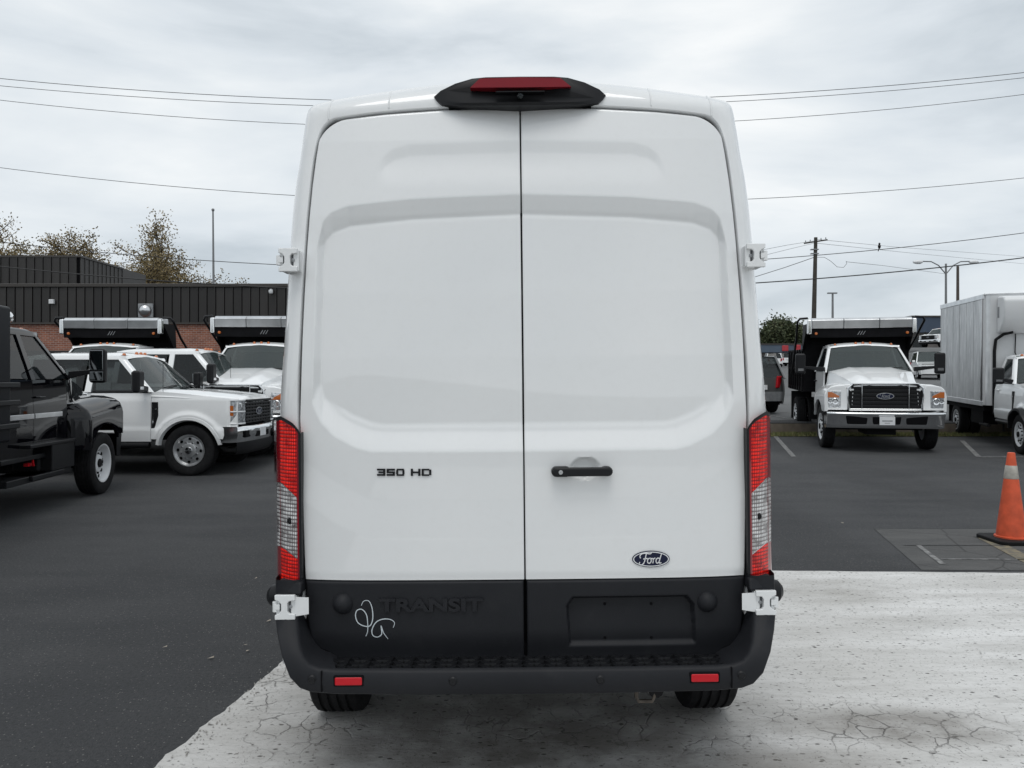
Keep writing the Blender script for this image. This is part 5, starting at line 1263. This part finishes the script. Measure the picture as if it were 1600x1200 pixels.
# raised block on the roof, its side running back
Y2 = 40.0; c0 = bl(-90, 402, Y2); c1 = bl(125, 402, Y2); zt = c0.z; L2 = 4.4; zl = zf1
mb = MB(); mb.b2((c0.x, c0.y + .03, zl - .3), (c1.x - .03, c0.y + L2, zt - .03)); blk = part('roof_block', mb, SEAL, bt)
w2 = .44; x = c0.x
mb = MB(); mb.b2((0, -.02, zl - .3), (w2 - .03, .028, zt)); mb.b2((w2 - .07, -.055, zl - .3), (w2 - .03, -.02, zt)); p2 = mesh_of(mb, 'panel', False); p2.materials.append(FASC)
while x < c1.x - w2 * .5:
    link('panel', p2, None, blk, (x, c0.y, 0)); x += w2
mb = MB(); mb.b2((-.028, 0, zl - .3), (.02, .40, zt)); mb.b2((.02, .36, zl - .3), (.05, .40, zt)); p3 = mesh_of(mb, 'panel', False); p3.materials.append(FASC2)
for k in range(10): link('panel', p3, None, blk, (c1.x, c0.y + .05 + .43 * k, 0))
mb = MB(); mb.b2((c0.x, c0.y - .05, zt), (c1.x + .08, c0.y + L2, zt + .10)); part('parapet_cap', mb, TRIM, blk)
# second, further block seen past the corner
c2 = bl(160, 414, 48); mb = MB(); mb.b2((c2.x - 2, c2.y, zl - .3), (c2.x + .8, c2.y + 4, bl(0, 416, 48).z)); part('far_block', mb, FASC2, bt)
# wall fittings
p = bl(231, 486); mb = MB(); mb.b2((p.x - .30, -.22, p.z - .28), (p.x + .30, -.10, p.z + .28)); rf = part('vent_plate', mb, GREYMETAL, bt, bevel=.02)
mb = MB(); mb.lathe([(.001, -.44), (.12, -.42), (.20, -.36), (.255, -.27), (.27, -.21)], 24, 'y', (p.x, 0, p.z)); part('vent_dome', mb, BRUSH, rf)
p = bl(84.5, 472); mb = MB(); mb.b2((p.x - .10, -.22, p.z - .09), (p.x + .10, -.095, p.z + .09)); part('wall_light', mb, PLATE, bt, bevel=.02)
p = bl(426, 456); mb = MB(); mb.lathe([(.001, -.11), (.07, -.09), (.09, -.02), (.08, .05)], 14, 'z', (p.x, -.24, p.z)); mb.b2((p.x - .03, -.24, p.z + .03), (p.x + .03, -.08, p.z + .09)); part('dome_camera', mb, PLATE, bt)

# far blue-grey shops on the right
def far_shop(label, px0, px1, py0, py1, Y, m, signs=()):
    c = PX((px0 + px1) / 2, py1, Y); w = (px1 - px0) * Y / F / 2; h = (py1 - py0) * Y / F; zg = gz(c.x, Y)
    t = thing('shop_building', label, 'building', (c.x, Y, zg)); z1 = PX(0, py0, Y).z - zg; z0 = PX(0, py1, Y).z - zg
    mb = MB(); mb.b2((-w, 0, -1), (w, 12, z0)); part('wall', mb, mat('shop_wall', (.11, .10, .095), .8, var=.3, vscale=.3), t)
    mb = MB(); mb.b2((-w - .3, -.5, z0), (w + .3, 12, z1)); part('fascia', mb, m, t, bevel=.05)
    mb = MB(); mb.b2((-w - .35, -.6, z1), (w + .35, 12, z1 + .25)); part('roof_edge', mb, TRIM, t)
    for a, b, cc, d in signs:
        A = PX(a, d, Y); B = PX(b, cc, Y); mb = MB(); mb.b2((A.x - c.x, -.75, A.z - zg), (B.x - c.x, -.51, B.z - zg)); part('sign', mb, mat('sign_red', (.42, .035, .045), .4), t, bevel=.12)
    n = max(3, int(w / 2.5))
    for k in range(n):
        xx = lerp(-w + 1, w - 1, k / (n - 1)); mb = MB(); mb.b2((xx - .9, -.06, .2), (xx + .9, -.01, max(z0 - .6, .8))); part('window', mb, GLASS, t)
BLUEW = mat('shop_blue_grey', (.075, .105, .145), .55, var=.15, vscale=.4)
far_shop('long blue-grey shop with red signs on the far side of the upper lot', 1080, 1330, 539, 551, 140, BLUEW, ((1220, 1230, 540, 549), (1239, 1249, 539, 548)))
far_shop('dark blue building behind the distant pickup at the right', 1425, 1640, 496, 520, 120, mat('shop_dark_blue', (.045, .065, .10), .6, var=.15, vscale=.3))

# ------------------------------------------------------------------ trees
BARK = mat('bark', (.065, .05, .04), .9, var=.3, bump=.5)
def tree(label, base, H, spread, nleaf, leafm, leafsize, seed, bare=.3, group=None, trunk_r=.22):
    rnd = random.Random(seed); t = thing('tree', label, 'tree', base, 0, group)
    br = MB(); tips = []
    def grow(p, d, L, r, lvl):
        pts = [p]; q = p.copy(); dd = d.copy()
        for k in range(4):
            dd = (dd + Vector((rnd.gauss(0, .16), rnd.gauss(0, .16), rnd.gauss(.04, .10)))).normalized(); q = q + dd * L / 4; pts.append(q.copy())
            if lvl >= 2: tips.append((q.copy(), lvl))
        br.tube(pts, [r * (1 - .12 * k) for k in range(5)], 6 if lvl < 2 else 4, cap=False)
        if lvl >= 4: return
        n = (6, 4, 4, 3)[lvl]
        for k in range(n):
            a = rnd.uniform(0, 6.28); up = rnd.uniform(.15, .9) if lvl else rnd.uniform(.45, 1.0)
            nd = Vector((math.cos(a) * spread, math.sin(a) * spread, up)).normalized(); nd = (nd + dd * .5).normalized()
            grow(pts[rnd.choice((2, 3, 4, 4))] if lvl else pts[rnd.choice((3, 4, 4))], nd, L * rnd.uniform(.55, .78), r * .60, lvl + 1)
    grow(Vector((0, 0, -.2)), Vector((0, 0, 1)), H * .38, trunk_r, 0)
    part('trunk', br, BARK, t, angle=60, fix=False)
    lf = MB()
    for _ in range(nleaf):
        q, lv = rnd.choice(tips); g = q + Vector((rnd.gauss(0, 1), rnd.gauss(0, 1), rnd.gauss(0, .8))) * leafsize * bare * 4
        u = Vector((rnd.gauss(0, 1), rnd.gauss(0, 1), rnd.gauss(0, 1))).normalized() * leafsize * rnd.uniform(.6, 1.2); v = u.cross(Vector((rnd.gauss(0, 1), rnd.gauss(0, 1), rnd.gauss(0, 1)))).normalized() * leafsize * .55
        lf.add([g - u, g + v, g + u, g - v], [(0, 1, 2, 3)])
    part('crown', lf, leafm, t, smooth_sh=False, fix=False)
    return t
AUT = leaf_mat('autumn_leaf', (.26, .19, .085), (.13, .105, .045)); GRN = leaf_mat('green_leaf', (.035, .055, .022), (.085, .095, .04))
def tree_at(label, px, ptop, Y, sp, nl, lm, ls, seed, bare, zb=0.0, tr=.22):
    x = (px - 800) * Y / F; H = (PX(0, ptop, Y).z - zb)
    return tree(label, (x, Y, zb), H * (1.12 if lm is AUT else 1.25), sp, nl, lm, ls, seed, bare, 'trees behind the lot', tr)
tree_at('full autumn tree above the dark roof block', 182, 349, 58, 1.35, 22000, AUT, .10, 3, .85)
tree_at('sparse autumn tree above the brick building, right of the roof block', 238, 396, 60, 1.3, 11000, AUT, .10, 12, .7)
tree_at('autumn tree behind the right half of the roof block, left of the fullest one', 126, 352, 59, 1.4, 19000, AUT, .10, 15, .8)
tree_at('sparse autumn tree behind the left end of the roof block', 62, 372, 60, 1.5, 13000, AUT, .10, 5, .7)
tree_at('autumn tree at the left edge above the roof', -26, 346, 57, 1.0, 12000, AUT, .10, 8, .7)
for px, pt, Y, sd, lab in ((1216, 503, 152, 21, 'tall green tree above the far shop, next to the van'), (1240, 514, 156, 22, 'green tree above the far shop, right of the tall one'), (1190, 516, 155, 24, 'green tree above the far shop, mostly behind the van'), (1262, 520, 158, 25, 'low green tree above the far shop, behind the dump body')):
    x = (px - 800) * Y / F; tree_at(lab, px, pt, Y, 1.15, 5200, GRN, .30, sd, .7, gz(x, Y), .4)
# low hedge of far trees closing the horizon
mb = MB(); rnd = random.Random(4)
for _ in range(16000):
    px = rnd.uniform(1150, 1330); Y = rnd.uniform(160, 170); top = 532 + 5 * math.sin(px * .05) + 3 * math.sin(px * .21)
    py = rnd.uniform(top, 556); g = PX(px, py, Y); u = Vector((rnd.gauss(0, 1), rnd.gauss(0, 1), rnd.gauss(0, 1))).normalized() * .45; v = u.cross(Vector((rnd.gauss(0, 1), rnd.gauss(0, 1), 1))).normalized() * .3
    mb.add([g - u, g + v, g + u, g - v], [(0, 1, 2, 3)])
tag(part('far_woodland', mb, GRN, smooth_sh=False, fix=False), 'low band of distant trees behind the far shop', 'trees', kind='stuff')

# ------------------------------------------------------------------ poles and wires
WOOD = mat('pole_wood', (.055, .050, .042), .9, var=.3, vscale=4)
POLE = mat('lamp_pole_grey', (.22, .225, .23), .5, .5)
Y = 46.0; x = (1272 - 800) * Y / F; zt = PX(0, 371, Y).z; zg = gz(x, Y)
t = thing('utility_pole', 'wooden utility pole with crossarm behind the dump truck', 'utility pole', (x, Y, zg))
mb = MB(); mb.tube([(-.10, 0, -.3), (0, 0, (zt - zg) * .5), (.10, 0, zt - zg)], [.155, .135, .10], 12); part('pole', mb, WOOD, t)
mb = MB(); h = zt - zg; mb.box((.09, 0, h - .25), (.07, 1.5, .07), (0, 0, R(38))); part('crossarm', mb, WOOD, t)
for k in (-.65, -.35, .35, .65):
    mb = MB(); mb.lathe([(.03, 0), (.035, .04), (.025, .07), (.03, .09), (.001, .12)], 10, 'z', (.09 - k * math.sin(R(38)), k * math.cos(R(38)), h - .19)); part('insulator', mb, GREYMETAL, t)
for z in (h - .75, h - 1.0):
    mb = MB(); mb.b2((-.2, -.12, z), (.25, .12, z + .05)); part('bracket', mb, GREYMETAL, t)
def lamp_post(label, px, py, Y, arms, r=.10, thick=None):
    x = (px - 800) * Y / F; zg = gz(x, Y); h = PX(0, py, Y).z - zg
    t = thing('lamp_post', label, 'lamp post', (x, Y, zg)); mb = MB(); mb.tube([(0, 0, -.3), (0, 0, h)], [r * 1.2, r * .8], 12); part('pole', mb, POLE if thick is None else thick, t)
    for s in arms:
        L = 46 * Y / F; mb = MB(); mb.tube([(0, 0, h - .9), (s * L * .25, 0, h - .15), (s * L * .5, 0, h + .18), (s * L * .8, 0, h + .20)], .05, 8); a = part('lamp_arm', mb, POLE, t)
        mb = MB(); mb.lathe([(.001, -.42), (.10, -.40), (.17, -.1), (.17, .2), (.07, .40), (.001, .42)], 14, 'x', (s * L * .95, 0, h + .14)); part('lamp_head', mb, PLATE, a)
    return t, h
lamp_post('double-arm street light above the silver box truck', 1478, 412, 66, (-1, 1))
lamp_post('plain dark pole next to the double-arm street light', 1496.5, 416, 60, (), .12, mat('rust_pole', (.075, .06, .05), .7))
t, h = lamp_post('thin far light pole right of the utility pole', 1301, 459, 90, (), .14)
mb = MB(); mb.b2((-.6, -.15, h), (.5, .15, h + .14)); part('lamp_head', mb, POLE, t)
Y = 50; x = (334 - 800) * Y / F; h = PX(0, 330, Y).z
t = thing('flag_pole', 'tall thin bare pole rising behind the brick building', 'pole', (x, Y, 0)); mb = MB(); mb.tube([(.05, 0, 0), (-.05, 0, h)], [.11, .05], 10); part('pole', mb, POLE, t)
mb = MB(); mb.lathe([(.001, .11), (.08, .07), (.10, 0), (.08, -.07), (.001, -.11)], 12, 'z', (-.05, 0, h + .08)); part('finial', mb, POLE, t)
WIRE = mat('wire_black', (.03, .03, .031), .6); WIREG = mat('wire_grey', (.16, .165, .17), .6)
def wire(label, pts, Y, r, x0=-900, x1=2500):
    c = np.polyfit([p[0] for p in pts], [p[1] for p in pts], 2)
    mb = MB(); mb.tube([PX(px, float(np.polyval(c, px)), Y) for px in np.linspace(x0, x1, 60)], r, 6)
    tag(part('overhead_wire', mb, WIRE if r > .012 else WIREG), label, 'wire', 'overhead wires')
wire('highest of the overhead wires', ((0, 122), (520, 158), (1110, 150), (1600, 114)), 26, .011)
wire('second highest overhead wire, just under the top one', ((0, 133.5), (480, 166), (1130, 158), (1600, 122)), 26.5, .010)
wire('third overhead wire from the top', ((0, 156), (472, 195), (1150, 188), (1600, 148)), 27, .010)
wire('fourth overhead wire, crossing the van at hinge-top height', ((0, 262), (455, 305), (1175, 311), (1600, 278)), 27.5, .011)
wire('fifth overhead wire, passing above the brick building', ((0, 378), (440, 414), (1195, 405), (1600, 364)), 27.5, .013)
wire('lowest and thickest overhead wire', ((0, 416), (437, 450), (1190, 441), (1600, 403)), 27, .021)
def line(label, pts, r):
    mb = MB(); mb.tube([PX(*p) for p in pts], r, 5); tag(part('pole_wire', mb, WIREG), label, 'wire', 'wires on the utility pole')
line('thin wire from the crossarm falling to the left', ((1274, 376, 46), (1230, 383, 40), (1100, 408, 30)), .010)
line('thin lower wire from the crossarm falling to the left', ((1272, 380, 46), (1230, 390, 41), (1090, 425, 32)), .010)
line('thin wire from the crossarm running far right', ((1276, 374, 46), (1400, 386, 60), (1640, 404, 85)), .012)
line('lower thin wire from the crossarm running far right', ((1276, 380, 46), (1420, 395, 60), (1640, 416, 85)), .012)
line('service cable sloping down from the pole to the left', ((1272, 402, 46), (1258, 407, 46), (1226, 418, 46), (1150, 442, 46)), .020)
line('slack loop of cable hanging from the right of the pole', ((1274, 402, 46), (1288, 402, 46), (1298, 408, 46), (1308, 417, 46), (1318, 418, 46), (1323, 412, 46), (1322, 408, 46)), .014)
line('cable from the loop to the far street light', ((1322, 409, 46), (1380, 415, 56), (1478, 428, 66)), .014)
# bird on the wire: one continuous small body
p = PX(1374, 386, 58); mb = MB(); mb.lathe([(.001, -.16), (.05, -.12), (.10, -.02), (.105, .08), (.075, .16), (.06, .20), (.07, .25), (.05, .31), (.001, .33)], 14, 'z'); mb.lathe([(.02, -.02), (.012, .03), (.001, .06)], 8, 'x', (.06, 0, .26)); mb.box((-.06, 0, -.2), (.04, .08, .24), (0, R(14), 0))
o = part('bird', mb, DARK, None, p); tag(o, 'small dark bird perched on the thin wires right of the pole', 'bird')

# ------------------------------------------------------------------ traffic cone
CONE = mat('cone_orange', (.58, .085, .03), .6, var=.22, vscale=9, bump=.15, bscale=40)
COLL = mat('cone_collar', (.40, .38, .34), .6, var=.3, vscale=14)
Y = F * HC / (846 - YH); x = (1580 - 800) * Y / F; s = Y / F
t = thing('traffic_cone', 'orange traffic cone with a scuffed white collar on a black base', 'traffic cone', (x, Y, 0))
H = 139 * s; r0, r1 = 21.5 * s, 5.2 * s
def rr(z): return lerp(r0, r1, (z - .035) / (H - .035))
mb = MB(); mb.lathe([(r0 + .012, .035), (r0 + .012, .06), (r0 - .004, .065)] + [(rr(z), z) for z in lin(.07, H - .004, 12)] + [(r1 - .006, H), (.001, H)], 36, 'z'); part('cone', mb, CONE, t)
za, zb_ = H - 55 * s * .74, H - 20 * s; mb = MB(); mb.lathe([(rr(za) + .001, za), (rr(za) + .003, za + .004), (rr(zb_) + .003, zb_ - .004), (rr(zb_) + .001, zb_)], 36, 'z'); part('collar', mb, COLL, t)
mb = MB(); b = 37 * s; mb.prism([(-b, -b * .8), (-b * .8, -b), (b * .8, -b), (b, -b * .8), (b, b * .8), (b * .8, b), (-b * .8, b), (-b, b * .8)], 'z', .006, .045); part('base', mb, DARK, t, bevel=.012)
